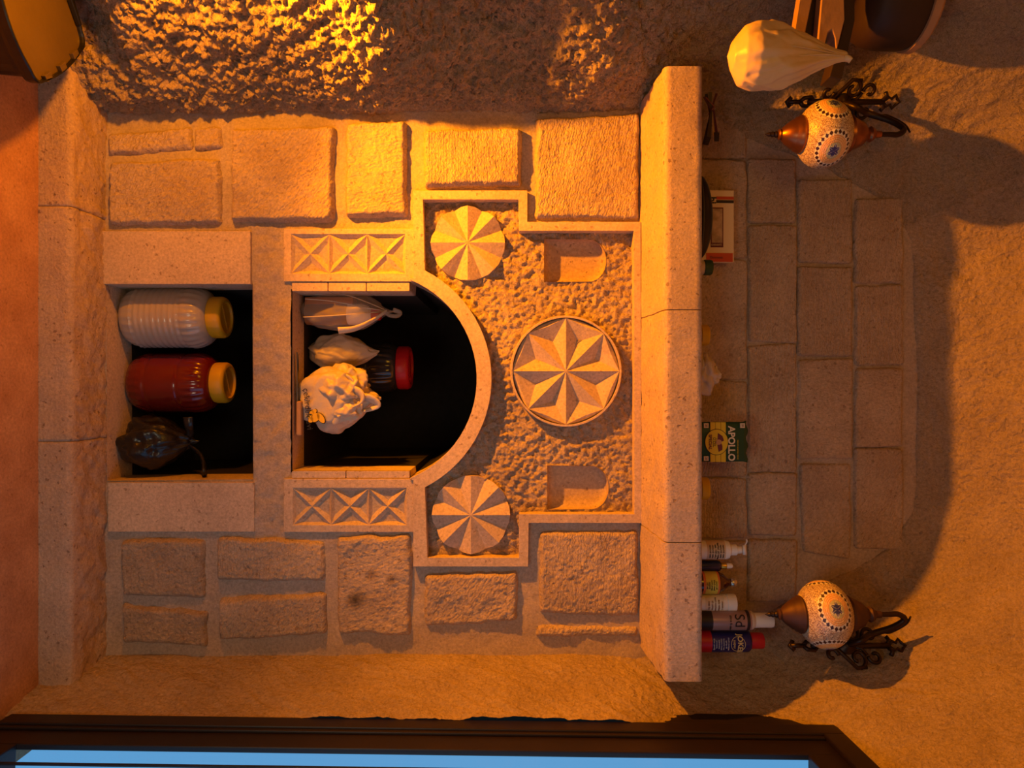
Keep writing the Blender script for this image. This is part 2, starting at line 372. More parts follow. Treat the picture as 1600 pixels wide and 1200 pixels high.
def shell():
    P = np.array(OUT, float); seg = np.hypot(*np.diff(P, axis=0).T); L = np.r_[0, np.cumsum(seg)]
    step = .0044; u = np.arange(0, L[-1], step); X = np.interp(u, L, P[:,0]); Z = np.interp(u, L, P[:,1])
    k = 31; ker = np.hanning(k+2)[1:-1]; ker /= ker.sum()
    Xs = np.convolve(np.pad(X, k//2, 'edge'), ker, 'valid'); Zs = np.convolve(np.pad(Z, k//2, 'edge'), ker, 'valid')
    tx = np.gradient(Xs); tz = np.gradient(Zs); k = 57; ker = np.hanning(k+2)[1:-1]; ker /= ker.sum()
    nx = np.convolve(np.pad(-tz, k//2, 'edge'), ker, 'valid'); nz = np.convolve(np.pad(tx, k//2, 'edge'), ker, 'valid'); q = np.hypot(nx, nz); nx /= q; nz /= q
    # t samples dense near the wall
    tt = np.r_[np.linspace(0, 7, 190), np.linspace(7, 8, 20)[1:], np.linspace(8, 10, 14)[1:]]
    def row(key):
        R = np.array(ROWS[key]); i = np.arange(len(R))
        # smooth interpolation
        o = np.interp(tt, i, R[:,0]); y = np.interp(tt, i, R[:,1]); kk = np.hanning(11)[1:-1]; kk /= kk.sum()
        os_ = np.convolve(np.pad(o, 4, 'edge'), kk, 'valid'); ys = np.convolve(np.pad(y, 4, 'edge'), kk, 'valid')
        return os_, ys
    wU = sstep((Zs-1.45)/.45); right = sstep((Xs+.35)/.7)
    o = np.zeros((len(u), len(tt))); Y = np.zeros_like(o)
    for key, wgt in (('LL', (1-wU)*(Xs < 0)), ('UP', wU*(1-right)), ('RL', (1-wU)*(Xs >= 0)), ('RU', wU*right)):
        a, b = row(key); o += wgt[:,None]*a; Y += wgt[:,None]*b
    X3 = Xs[:,None]+nx[:,None]*o; Z3 = Zs[:,None]+nz[:,None]*o
    leftside = (Xs < -.3)[:,None]*sstep((-Y-.06)/.2)
    # the foot of the left rock is cut back, a swelling above it, then a hollow
    X3 = X3-leftside*.10*sstep((.30-Z3)/.12)
    X3 = X3+leftside*(.045*np.exp(-((Z3-.90)/.10)**2)-.075*np.exp(-((Z3-1.17)/.15)**2))
    pts = np.stack([X3, Y, Z3], -1)
    # normals
    du = np.gradient(pts, axis=0); dv = np.gradient(pts, axis=1); N = np.cross(du, dv); N /= np.linalg.norm(N, axis=2, keepdims=True)+1e-9
    # make N point into the room
    cen = np.stack([np.zeros_like(Y), Y-1.2, np.full_like(Y, 1.2)], -1); s = np.sign(((cen-pts)*N).sum(2)); N *= s[...,None]
    Q = pts.reshape(-1, 3); amp = sstep((-Q[:,1]+.05)/.10)
    isL = (np.repeat(Xs, len(tt)) < -.25)&(Q[:,2] < 2.2)
    big = fbm(Q, 5, 3, .5, 1)*.012
    # pick strokes : stretched noise in turned coordinates
    ca, sa = math.cos(.7), math.sin(.7); R1 = np.stack([Q[:,0]*9+Q[:,1]*9, (Q[:,1]*ca+Q[:,2]*sa)*60, (Q[:,2]*ca-Q[:,1]*sa)*14], 1)
    strokes = fbm(R1, 1, 3, .55, 9)*.0042
    mid = fbm(Q*np.array([1,1,.8]), 48, 3, .62, 3)*.0040
    fine = fbm(Q, 120, 2, .7, 5)*.0030
    isLf = isL.astype(float); lower = sstep((1.9-Q[:,2])/.4)
    disp = big+strokes*(1.0)+mid*(.55+1.3*isLf*(.35+.65*lower))+fine*(.5+1.6*isLf*(.4+.6*lower))
    rightlow = ((np.repeat(Xs, len(tt)) > .3)).astype(float); disp = disp*(1-.45*rightlow)
    Q2 = Q+N.reshape(-1, 3)*(disp*amp)[:,None]
    nu, nt = len(u), len(tt); G = Q2.reshape(nu, nt, 3)
    la = np.argmax(Xs > -.43); lb = np.argmax(Xs > .40)
    door = lambda i, j: Xs[i] > .5 and pts[i, j, 2] < 1.985 and Y[i, j] < -.275 and Y[i, j] > -1.30
    for name, a, b, mat in (('wall_left', 0, la, M_rockL), ('ceiling', la, lb, M_rock), ('wall_right', lb, nu-1, M_rock)):
        V = G[a:b+1].reshape(-1, 3); Fc = []
        for i in range(b-a):
            for j in range(nt-1):
                if name == 'wall_right' and door(a+i, j): continue
                Fc.append((i*nt+j, i*nt+j+1, (i+1)*nt+j+1, (i+1)*nt+j))
        struct(mesh(name, V.tolist(), Fc, mat, None, True))
shell()
# floor and the far side of the room
def floor_f():
    o = relief('floor', [(-1.5,-4.6),(.93,-4.6),(.93,.04),(-1.5,.04)], [], 0, M_floor, None, .05, None, True)
    # sheet lies in XZ: turn it into XY
    for v in o.data.vertices: v.co = (v.co.x, v.co.z, 0)
    o.data.flip_normals() if False else None
    return struct(o)
floor_f()
M_plaster = plain('room_plaster', (.5,.4,.3), .9)
struct(box('wall_front', (-1.6,-4.75,0), (1.5,-4.6,3.1), M_plaster))
# ------------------------------------------------------------------ the built wall
wall = None
CX, CY, R1, R2 = 578, 592, 167, 190
def pl(pts, Y=-.015): return [P2(a, b, Y) for a, b in pts]
def arch_pts(r, x0, Y=-.015, n=28):
    a = math.acos((x0-CX)/r); return pl([(CX+r*math.cos(t), CY+r*math.sin(t)) for t in np.linspace(-a, a, n)], Y)   # from the picture's top to its bottom
fieldL, fieldL2 = 661, 667
field = arch_pts(R2, 664)[::-1]+pl([(661,312),(810,312),(811,361),(990,361),(991,803),(811,803),(811,871),(668,871)])
mould_out = pl([(641,437),(641,434),(646,434),(646,298),(824,298),(824,347),(1001,347),(1002,817),(826,817),(825,885),(646,885),(646,750),(641,750),(641,747)])
niche2 = pl([(457,454),(641,454)], 0)+arch_pts(R1, 641)+pl([(641,735),(457,735)], 0)
niche1 = pl([(167,445),(395,443),(396,749),(168,751)], 0)
wall_outer = [(-.80,0.0),(.80,0.0),(.80,1.62),(-.80,1.62)]
# opening in the mortar bed : below the mouldings
bed_hole2 = pl([(455,452),(641,452),(641,430),(655,425),(655,305),(817,305),(817,354),(995,354),(995,810),(818,810),(818,878),(660,878),(660,762),(641,755),(641,738),(455,738)], 0)
def mortarY(x, z):
    P = np.stack([x, z, x*0], 1); n = fbm(P, 9, 3, .5, 21)*.0025+fbm(P, 45, 3, .6, 22)*.0016
    pil = in_poly(x, z, pl([(397,352),(456,352),(456,835),(397,835)], 0)).astype(float)
    return n+pil*(fbm(P, 60, 3, .6, 23)*.004-.004)
wall = struct(relief('wall_back', wall_outer, [niche1, bed_hole2], mortarY, M_mortar, None, .0095))
# wall above the ledge
up = [(-.80,1.60),(.80,1.60),(.80,1.9),(.72,2.1),(.6,2.36),(-.6,2.36),(-.72,2.1),(-.80,1.9)]
wall_up = relief('upper_wall_bed', up, [], lambda x, z: mortarY(x, z)+.004, M_mortar, wall, .012)
# pecked field with two pockets
def pocketshape(x0, x1, y0, y1, Y):
    r = (y1-y0)/2; cy = (y0+y1)/2; rr = r*.98; cx = x1-rr*.82
    return [P2(x0, y0, Y), ]+[P2(cx+rr*.82*math.cos(t), cy+rr*math.sin(t), Y) for t in np.linspace(-PI/2, PI/2, 18)]+[P2(x0, y1, Y)]
FY = .018
pk = [pocketshape(850, 947, 374, 441, FY), pocketshape(855, 951, 727, 796, FY)]
def fieldY(x, z):
    P = np.stack([x, z, x*0], 1); return FY+fbm(P, 90, 3, .7, 31)*.0050+fbm(P, 18, 2, .5, 32)*.002
field_o = relief('pecked_field', field, pk, fieldY, M_rough, wall, .0042, .0055)
for i, p in enumerate(pk):
    c = np.array(p).mean(axis=0); n = len(p); V = []; Fc = []
    pr = resample(p, .006); n = len(pr); prof = [(1, FY-.003), (.992, FY+.012), (.95, FY+.022), (.84, FY+.029), (.6, FY+.033), (0.3, FY+.034)]
    for s, y in prof:
        for q in pr: V.append((c[0]+(q[0]-c[0])*s, y, c[1]+(q[1]-c[1])*s))
    Fc = grid_faces(len(prof), n, True); Fc.append(tuple((len(prof)-1)*n+k for k in range(n)))
    mesh('carved_pocket', V, Fc, M_pocket, wall, True, fix=False)['label'] = 'smooth rounded pocket sunk into the pecked panel'
prism('arch_moulding', mould_out+arch_pts(R1, 641)[::-1][0:0]+[p for p in arch_pts(R1, 641)[::-1]][0:], [field], -.018, .05, M_smooth, wall, .002)
# niches
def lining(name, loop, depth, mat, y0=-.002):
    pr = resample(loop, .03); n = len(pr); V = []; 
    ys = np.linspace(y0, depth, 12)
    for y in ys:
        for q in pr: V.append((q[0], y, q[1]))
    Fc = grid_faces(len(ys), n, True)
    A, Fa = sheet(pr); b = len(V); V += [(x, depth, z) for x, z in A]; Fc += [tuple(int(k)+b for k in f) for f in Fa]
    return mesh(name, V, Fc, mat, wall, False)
def sleeve(name, loop, y0, y1, mat):
    pr = resample(loop, .03); n = len(pr); V = [(q[0], y, q[1]) for y in (y0, (y0+y1)/2, y1) for q in pr]
    return mesh(name, V, grid_faces(3, n, True), mat, wall, False)
sleeve('niche_jamb', niche1, -.002, .13, M_smooth); sleeve('niche_jamb', niche2, -.001, .11, M_smooth)
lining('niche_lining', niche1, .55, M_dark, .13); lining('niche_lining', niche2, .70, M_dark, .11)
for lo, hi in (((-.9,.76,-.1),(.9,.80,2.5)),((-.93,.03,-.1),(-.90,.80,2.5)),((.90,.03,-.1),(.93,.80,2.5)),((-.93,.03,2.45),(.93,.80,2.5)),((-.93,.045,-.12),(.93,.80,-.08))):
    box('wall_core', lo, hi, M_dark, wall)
# dressed slabs
def slab(name, px0, py0, px1, py1, y0=-.016, y1=.06, mat=None, skew=(0,0,0,0), holes=()):
    pts = pl([(px0, py0+skew[0]), (px1, py0+skew[1]), (px1, py1+skew[2]), (px0, py1+skew[3])], y0)
    return prism(name, pts, list(holes), y0, y1, mat or M_smooth, wall, .002)
slab('niche_slab', 158, 361, 391, 444, -.014)
slab('niche_slab', 168, 754, 397, 831, -.010)
slab('niche_slab', 112, 361, 156, 831, -.002, .06, M_step) if False else None
# jamb blocks of the arched niche
for a, b in ((456,512),(513,572),(573,640)):
    slab('jamb_block', a, 441, b, 455, -.008, .10)
slab('jamb_block', 456, 736, 540, 747, -.008, .10); slab('jamb_block', 541, 736, 640, 747, -.008, .10)
def carved_panel(px0, px1, py0, py1, spx0, spx1, spy0, spy1, n=3):
    hole = pl([(px0,py0),(px1,py0),(px1,py1),(px0,py1)], -.012)
    slab('panel_slab', spx0, spy0, spx1, spy1, -.012, .06, None, (0,0,0,0), [hole])
    yf, dp = -.010, .022; V = []; Fc = []
    def add(p, y): v = W(p[0], p[1], -.012); V.append((v.x, y, v.z)); return len(V)-1
    w_ = (px1-px0)/n
    for i in range(n):
        a, b = px0+i*w_, px0+(i+1)*w_; c = ((a+b)/2, (py0+py1)/2)
        cs = [(a,py0),(b,py0),(b,py1),(a,py1)]
        for k in range(4):
            p, q = cs[k], cs[(k+1) % 4]; m = ((p[0]+q[0])/2, (p[1]+q[1])/2); v = (m[0]+(c[0]-m[0])*.30, m[1]+(c[1]-m[1])*.30)
            ip, iq, ic, iv = add(p, yf), add(q, yf), add(c, yf), add(v, yf+dp)
            Fc += [(ic, ip, iv), (ic, iv, iq), (ip, iq, iv)]
    bm = None
    o = mesh('carved_star_panel', V, Fc, M_carve, wall, False, fix=False)
    sk = [ (px0,py0),(px1,py0),(px1,py1),(px0,py1)]
    return o
carved_panel(455, 633, 366, 427, 443, 649, 357, 440)
carved_panel(458, 635, 763, 820, 443, 650, 748, 832)
def rosette(cx, cy, r, name='carved_rosette', n=8, ph=0):
    V = []; Fc = []
    def add(a, rr, y): v = W(cx+rr*math.cos(a), cy+rr*math.sin(a), 0); V.append((v.x, y, v.z)); return len(V)-1
    ctr = add(0, 0, -.010)
    rim = []
    for i in range(2*n):
        a = ph+PI*i/n; y = -.008 if i % 2 == 0 else .016
        rr = r if i % 2 == 0 else r*.975
        rim.append(add(a, rr, y))
    # arc mid points on the rim
    N = 2*n
    for i in range(N):
        j = (i+1) % N; a = ph+PI*(i+.5)/n; m = add(a, r*1.0, .004)
        Fc += [(ctr, rim[i], m), (ctr, m, rim[j])]
        for p, q in ((rim[i], m), (m, rim[j])):
            b = len(V); V.append((V[p][0], .04, V[p][2])); V.append((V[q][0], .04, V[q][2])); Fc.append((p, b, b+1, q))
    return mesh(name, V, Fc, M_carve, wall, False, fix=True)
rosette(731, 380, 58); rosette(736, 804, 61)
def medallion(cx, cy, r):
    V = []; Fc = []
    def add(a, rr, y): v = W(cx+rr*math.cos(a), cy+rr*math.sin(a), 0); V.append((v.x, y, v.z)); return len(V)-1
    c = add(0, 0, -.010); n = 8; K = 6
    P = [add(PI/4*i, r*.955, -.008) for i in range(n)]; Vv = [add(PI/4*(i+.5), r*.58, .018) for i in range(n)]
    for i in range(n):
        j = (i+1) % n; Fc += [(c, P[i], Vv[i]), (c, Vv[i], P[j])]
        # shallow facet to the chord, then a sunk lens to the rim
        m = add(PI/4*(i+.5), r*.865, -.004); Fc += [(P[i], m, Vv[i]), (m, P[j], Vv[i])]
        prev = None
        for k in range(K+1):
            a = PI/4*(i+k/K); t = k/K; lens = add(a, r*(.955-.02*math.sin(PI*t)), .010*math.sin(PI*t)-.006); cur = (lens,)
            if prev is not None: Fc.append((prev[0], cur[0], m)) 
            prev = cur
    ring = []
    prof = [(.955, .006), (.957, -.010), (.99, -.010), (1.0, -.004), (1.0, .04)]; N = 72
    b = len(V)
    for rr, y in prof:
        for k in range(N): add(2*PI*k/N, r*rr, y)
    for f in grid_faces(len(prof), N, True): Fc.append(tuple(b+q for q in f))
    return mesh('carved_medallion', V, Fc, M_carve, wall, False, fix=False)
medallion(884, 580, 87)
# ------------------------------------------------------------------ stones
_sid = [0]
def stone(quad, proud, mat, parent=None, name='stone', rough=1.0, Yb=0.0, er=.010, sp=.0055, corner=.012, tilt=(0,0)):
    _sid[0] += 1; sd = 100+_sid[0]*3
    c = [np.array(P2(a, b, Yb-proud)) for a, b in quad]
    L = (np.linalg.norm(c[1]-c[0])+np.linalg.norm(c[2]-c[3]))/2; H = (np.linalg.norm(c[3]-c[0])+np.linalg.norm(c[2]-c[1]))/2
    n = max(6, int(L/sp)); m = max(6, int(H/sp))
    def axis(n, L):
        e = np.array([0, .0008, .002, .0035, .006, .009])/L; e = e[e < .4]
        return np.r_[e, np.linspace(.013/L, 1-.013/L, n), 1-e[::-1]]
    U, Vv = np.meshgrid(axis(n, L), axis(m, H), indexing='ij'); U0 = U.ravel(); V0 = Vv.ravel()
    XZ = ((1-U0)*(1-V0))[:,None]*c[0]+(U0*(1-V0))[:,None]*c[1]+(U0*V0)[:,None]*c[2]+((1-U0)*V0)[:,None]*c[3]
    P3 = np.stack([XZ[:,0], XZ[:,1], np.full(len(XZ), sd*1.7)], 1)
    XZ = XZ+np.stack([fbm(P3, 16, 3, .6, sd), fbm(P3, 16, 3, .6, sd+1)], 1)*.0035*rough
    du = np.minimum(U0, 1-U0)*L; dv = np.minimum(V0, 1-V0)*H; r = corner
    e = np.where((du < r)&(dv < r), r-np.hypot(r-du, r-dv), np.minimum(du, dv))
    e = e+fbm(P3, 60, 2, .5, sd+4)*.0012*rough
    hgt = (np.clip(e/er, 0, 1))**.55
    Y = Yb+.006-(proud+.006)*hgt
    P3[:,2] = 0
    Y = Y-hgt*(fbm(P3, 14, 3, .5, sd+2)*.003+fbm(P3, 110, 2, .65, sd+3)*.0012+(fbm(P3, 230, 2, .6, sd+7)*.0011 if sp < .004 else 0))*rough-hgt*(tilt[0]*(U0-.5)+tilt[1]*(V0-.5))
    Y = np.where(e < 0, Yb+.012, Y)
    V = np.stack([XZ[:,0], Y, XZ[:,1]], 1)
    nu, nv = U.shape; Fc = grid_faces(nu, nv)
    return mesh(name, V.tolist(), [f[::-1] for f in Fc], mat, parent or wall, True)
A, B, C_, Dm = M_block
Q = lambda x0, y0, x1, y1, a=0, b=0, c=0, d=0: [(x0, y0+a), (x1, y0+b), (x1, y1+c), (x0, y1+d)]
top = [ (Q(166,200,298,240,6,-4,-9,2), .016, A), (Q(301,196,345,236,0,-2,-6,-3), .018, A), (Q(166,250,343,349,0,-6,2,2), .022, A),
        (Q(358,197,520,344,2,-4,0,2), .028, A), (Q(538,187,634,338,2,-1,-1,0), .026, C_), (Q(660,196,816,289,3,0,0,2), .030, B), (Q(836,179,1000,340,4,-6,3,0), .020, Dm) ]
bot = [ (Q(187,843,318,937,0,2,0,-4), .016, M_rough), (Q(187,949,321,1008,-4,8,6,-2), .018, M_rough), (Q(336,841,508,910,0,4,2,0), .018, B), (Q(339,936,509,1000,0,-8,-8,4), .020, Dm),
        (Q(526,836,642,993,2,0,3,-2), .017, C_), (Q(662,897,810,979,2,-4,-8,4), .016, A), (Q(843,831,999,963,2,-2,2,-2), .014, B), (Q(838,978,998,997,0,2,0,0), .012, A) ]
for q, p, m in top+bot: stone(q, p, m, sp=.0032)
# thin-jointed stones above the ledge
cols = [ (1078,1167,[(165,247),(250,404),(407,594),(597,745),(748,842),(846,985)]), (1170,1245,[(247,348),(351,535),(538,738),(741,838),(842,940)]),
         (1248,1332,[(281,410),(416,556),(561,718),(723,872)]), (1337,1412,[(310,441),(446,571),(575,698),(701,858)]) ]
_k = 0
for x0, x1, rows in cols:
    for (a, b) in rows:
        _k += 1; j = lambda s=2.0: random.uniform(-s, s)
        qd = [(x0-1+j(1), a-1+j()), (x1+1+j(1), a-1+j()), (x1+1+j(1), b+1+j()), (x0-1+j(1), b+1+j())]
        if x0 == 1248 and a == 723: qd = [(1250,725),(1331,724),(1331,873),(1275,868)] if False else [(1250,725),(1331,724),(1331,875),(1256,862)]
        stone(qd, .0055+random.uniform(-.001, .002), [Dm, B, C_, A][_k % 4], None, 'stone', .6, 0.0, .005, .0075, .010)
# ------------------------------------------------------------------ stone step along the foot of the wall
base = struct(box('baseboard_back', (-.80,-.140,-.01), (.74,.03,.06), M_mortar))
def step_block(x0, x1, nm='step_stone'):
    prof = [(-.154,-.01),(-.154,.03),(-.154,.070),(-.152,.079),(-.145,.085),(-.13,.0865),(-.09,.087),(-.05,.087),(-.01,.088),(.02,.088)]
    PP = []; 
    for a, b in zip(prof[:-1], prof[1:]):
        L = math.hypot(b[0]-a[0], b[1]-a[1]); k = max(1, int(L/.006))
        for i in range(k): PP.append((a[0]+(b[0]-a[0])*i/k, a[1]+(b[1]-a[1])*i/k))
    PP.append(prof[-1]); n = int((x1-x0)/.007)
    xs = np.r_[x0, np.linspace(x0+.0015, x1-.0015, n), x1]; V = []
    for i, x in enumerate(xs):
        inset = .004 if i in (0, len(xs)-1) else 0
        for (y, z) in PP: V.append((x, y+inset, z-inset))
    V = np.array(V); rough = sstep((V[:,1]+.145)/.02)
    n3 = fbm(V, 16, 3, .5, int(abs(x0)*50)+3)*.0035; n4 = fbm(V, 70, 3, .6, 8)*.0022
    V[:,2] += (n3+n4)*rough*1.2; V[:,1] += (n3*.4+n4*.35)*(1-rough)
    return mesh(nm, V.tolist(), grid_faces(len(xs), len(PP)), M_step, base, True)
Xs_ = [W(0, p, -.154).x for p in (118, 322, 690, 1058)]
Xs_[0] = -.86; Xs_[-1] = .785
for a, b in zip(Xs_[:-1], Xs_[1:]): step_block(a, b)
# ------------------------------------------------------------------ ledge
ledge = thing('stone_ledge', 'thick projecting stone shelf ledge running across the wall above the carved panel', 'shelf', (0, 0, 1.577))
def ledge_slab(x0, x1):
    prof = [(.02,1.575),(-.01,1.577),(-.12,1.588),(-.225,1.594),(-.236,1.598),(-.24,1.604),(-.24,1.65),(-.24,1.681),(-.236,1.687),(-.22,1.688),(-.1,1.688),(.02,1.688)]
    PP = []
    for a, b in zip(prof[:-1], prof[1:]):
        L = math.hypot(b[0]-a[0], b[1]-a[1]); k = max(1, int(L/.008))
        for i in range(k): PP.append((a[0]+(b[0]-a[0])*i/k, a[1]+(b[1]-a[1])*i/k))
    PP.append(prof[-1]); n = int((x1-x0)/.008); xs = np.r_[x0, np.linspace(x0+.001, x1-.001, n), x1]; V = []
    for i, x in enumerate(xs):
        ins = .003 if i in (0, len(xs)-1) else 0
        for (y, z) in PP: V.append((x, y+ins, z+(ins if z < 1.64 else -ins)))
    V = np.array(V); under = (V[:,2] < 1.598)
    V[:,1] += fbm(V, 20, 3, .5, 41)*.0012*(V[:,1] < -.2); V[:,2] += fbm(V, 25, 3, .5, 42)*.0025*under
    m = len(PP); Fc = grid_faces(len(xs), m); Fc += [tuple(range(m)), tuple(range((len(xs)-1)*m, len(xs)*m))[::-1]]
    o = mesh('ledge_slab', V.tolist(), Fc, M_ledge, None, True, fix=True); sharp(o, 60)
    o.parent = ledge; o.data.transform(Matrix.Translation((0, 0, -1.577))); return o
lx = [-.782, W(0, 484, -.24).x, W(0, 848, -.24).x, W(0, 1066, -.24).x]
for a, b in zip(lx[:-1], lx[1:]): ledge_slab(a+.0006, b-.0006)
# rock nose that wraps the ledge's left end
LT = 1.688
# ------------------------------------------------------------------ door
door = bpy.data.objects.new('door_1', None); COL.objects.link(door); struct(door); door.location = (.803, -.27, 0.0)
door.rotation_euler = (0, math.radians(.75), math.radians(-2.5))
def dbox(nm, y0, y1, z0, z1, x0, x1, mat, bev=.003): return box(nm, (x0, -y1, z0), (x1, -y0, z1), mat, door, bev)
dbox('frame_stile', 0, .130, 0.0, 2.0, .004, .018, M_brownframe); dbox('frame_jamb', -.09, .03, 0.0, 2.0, .006, .030, M_brownframe); dbox('frame_stile', .93, 1.05, 0.0, 2.0, .004, .09, M_brownframe)
dbox('frame_rail', .130, .93, 1.88, 2.0, .004, .09, M_brownframe); dbox('frame_rail', .130, .93, 0.0, .115, .004, .09, M_brownframe)
dbox('frame_bead', 0.0, .05, 0.012, 2.0, -.008, .004, M_brownframe); dbox('frame_bead', 0.05, 1.05, 1.95, 2.0, -.008, .004, M_brownframe)
dbox('frame_bead', 0.05, .063, 0.012, 1.95, -.003, .004, M_brownframe, .002)
M_glass = plain('door_glass', (.02,.05,.08), .08, alpha=.10, spec=.5)
dbox('glass_pane', .128, .93, .10, 1.89, .010, .013, M_glass, 0)
M_alu = plain('pale_aluminium', (.6,.7,.8), .35, metal=.3)
dbox('glazing_bead', .185, .192, .10, 1.89, .017, .022, M_brownframe, .001)
M_sill = plain('dark_threshold', (.02,.02,.025), .5)
struct(box('trim_1', (.80,-1.35,-.01), (.95,-.30,.012), M_sill, None, .003))
# ------------------------------------------------------------------ things in the lower niche
def big_jar(name, label, x, y, z, r, h, body_mat, lid_mat, ribs, group=None, fill=None, rl=.058):
    t = thing(name, label, 'jar', (x, y, z), group=group)
    prof = [(.001,0.004),(r*.55,0.002),(r*.72,0),(r*.84,.006),(r*.93,.022),(r*.975,.04)]
    n = 40
    for i in range(n+1):
        zz = .04+(h*.66-.04)*i/n; f = 0
        if ribs == 'rings': f = -.0022*(.5-.5*math.cos(2*PI*i/n*9))
        else: f = -.002*sum(math.exp(-((i/n-q)/.03)**2) for q in (.16, .8))
        prof.append((r+f, zz))
    for a in np.linspace(0, 1, 10)[1:]:
        prof.append((rl*.92+(r-rl*.92)*math.cos(a*PI/2)**.9, h*.66+(h*.86-h*.66)*math.sin(a*PI/2)))
    prof += [(rl*.9, h*.9), (rl*.9, h*.93)]
    def fl(a, rr, zz):
        k = 0
        if zz < .05: k = .012*math.sin(a*24)*min(1, zz/.02)
        if h*.58 < zz < h*.84: k = .02*math.sin(a*26)*math.sin((zz/h-.58)/.26*PI)
        return rr*(1+k)
    lathe('jar_body', prof, body_mat, t, 104, flute=fl)
    lid = [(rl*.97, h*.855), (rl*1.03, h*.86), (rl*1.05, h*.88), (rl*1.05, h*.965), (rl*1.0, h*.99), (rl*.93, h*1.0), (rl*.80, h*1.0), (rl*.76, h*.975), (rl*.3, h*.972), (.001, h*.972)]
    lidob = lathe('jar_lid', lid, lid_mat, t, 60, flute=lambda a, rr, zz: rr*(1+(.006*math.sin(a*40) if h*.87 < zz < h*.97 else 0)))
    # grip bar moulded on the lid
    b = box('lid_grip', (-rl*.7, -.0015, h*.972), (rl*.7, .0015, h*.985), lid_mat, lidob, .0007); b.rotation_euler = (0, 0, .5)
    return t
def jar_mat(name, col, rough=.25, spec=.5): return plain(name, col, rough, coat=.5, noise=.08, nscale=20, spec=spec)
NZ = niche1[0][1]+.004
big_jar('plastic_jar', 'large ribbed jar full of white contents with yellow lid in the lower niche', -.196, .115, NZ, .090, .285, jar_mat('white_filled_jar', (.42,.36,.32)), M_yellow, 'rings', 'jars in the lower niche')
big_jar('plastic_jar', 'large jar full of dark red paste with yellow lid in the lower niche', -.004, .150, NZ, .088, .280, jar_mat('red_filled_jar', (.13,.008,.005), .2), M_yellow, 'bands', 'jars in the lower niche')
M_blackbag = plain('black_bag_film', (.014,.012,.011), .28, bump=.5, bscale=35, spec=.6, dist=.006)
def crumple_shape(V): return V
bag = thing('black_plastic_bag', 'knotted black plastic bag slumped beside the red jar in the lower niche', 'bag', (.170, .100, NZ))
def bs(V):
    V = V.copy(); z = V[:,2]; k = np.where(z > 0, 1-.72*np.clip(z, 0, 1)**1.3, 1.0); V[:,0] *= k; V[:,1] *= k; V[:,2] = np.maximum(z, -.92); return V
lump('bag_body', (0, 0, .092), (.074, .084, .104), M_blackbag, bag, 5, .10, 7, 3, .34, bs)
tubes('bag_ear', [[Vector(p) for p in spline([(0,0,.165),(.028,-.01,.21),(.055,-.03,.235),(.085,-.06,.25)])]], lambda t: .008+.012*abs(t-.15), M_blackbag, bag, 9, .45)
tubes('bag_ear', [[Vector(p) for p in spline([(0,0,.165),(-.025,-.015,.19),(-.05,-.045,.20),(-.075,-.05,.20)])]], lambda t: .009+.006*t, M_blackbag, bag, 9, .45)
# ------------------------------------------------------------------ things in the arched niche
NZ2 = niche2[0][1]+.004
M_film = plain('clear_bag_film', (.72,.60,.52), .35, alpha=.27, bump=.6, bscale=40, spec=.7, dist=.006)
M_filmw = plain('white_bag_film', (.56,.47,.38), .4, bump=.7, bscale=28, subs=.15, dist=.008)
b1 = thing('knotted_bag', 'thin clear plastic bag knotted round packed bottles in the arched niche', 'bag', (-.212, .10, NZ2))
def b1s(V):
    V = V.copy(); z = V[:,2]; k = np.where(z > .35, 1-.85*((z-.35)/.65).clip(0, 1)**1.2, 1.0); V[:,0] *= k; V[:,1] *= k; V[:,2] = np.maximum(z, -.93); return V
lump('bag_film', (0, 0, .125), (.056, .075, .135), M_film, b1, 5, .06, 9, 13, .12, b1s)
tubes('bag_ear', [spline([(0,-.01,.24),(.012,-.015,.252),(.014,-.014,.275),(.004,-.01,.282),(-.004,-.008,.262)])], .0075, M_film, b1, 8, .7)
tubes('bag_ear', [spline([(0,-.02,.245),(.03,-.05,.21),(.055,-.075,.165),(.062,-.085,.12)])], lambda t: .005+.007*t, M_filmw, b1, 9, .5)
tubes('bag_crease', [spline([(-.03,-.060,.02),(-.022,-.072,.10),(-.006,-.055,.19),(0,-.012,.245)]), spline([(.022,-.062,.015),(.020,-.078,.09),(.010,-.050,.18),(0,-.012,.245)]), spline([(-.045,-.040,.04),(-.046,-.046,.12),(-.02,-.035,.20),(0,-.012,.245)])], .0016, M_filmw, b1, 6)
pb = thing('packed_bottle', 'bottle with a red cap and brown contents inside the knotted clear bag', 'bottle', (-.203, .095, NZ2+.005))
lathe('bottle_body', [(.024,0),(.03,.004),(.031,.02),(.031,.12),(.029,.125)], plain('brown_contents', (.22,.10,.04), .4), pb, 28)
lathe('bottle_shoulder', [(.029,.125),(.031,.13),(.031,.165),(.024,.185),(.014,.195)], M_white, pb, 28)
lathe('bottle_cap', [(.015,.193),(.017,.195),(.017,.218),(.012,.222)], M_red, pb, 24)
pk2 = thing('packed_box', 'orange and brown packet inside the knotted clear bag', 'packet', (-.236, .115, NZ2+.005))
box('packet_body', (-.017,-.03,0), (.017,.03,.14), plain('orange_packet', (.45,.13,.03), .5), pk2, .003)
def film_bag(name, label, loc, r, seed, shapef=bs, fold=.3, mat=None, amp=.1, dz=None):
    t = thing(name, label, 'bag', loc); lump('bag_body', (0,0,dz or r[2]*.9), r, mat or M_filmw, t, 5, amp, 7, seed, fold, shapef); return t
def bs2(V):
    V = bs(V); lo = sstep((.30-V[:,2])/.5); V[:,1] = np.where(V[:,1] < -.80, V[:,1]*(1-lo)+lo*-.80, V[:,1]); return V
b2 = film_bag('carrier_bag', 'crumpled white carrier bag with black lettering and a yellow hand print', (.040, .075, NZ2), (.098, .078, .118), 31, bs2, .30)
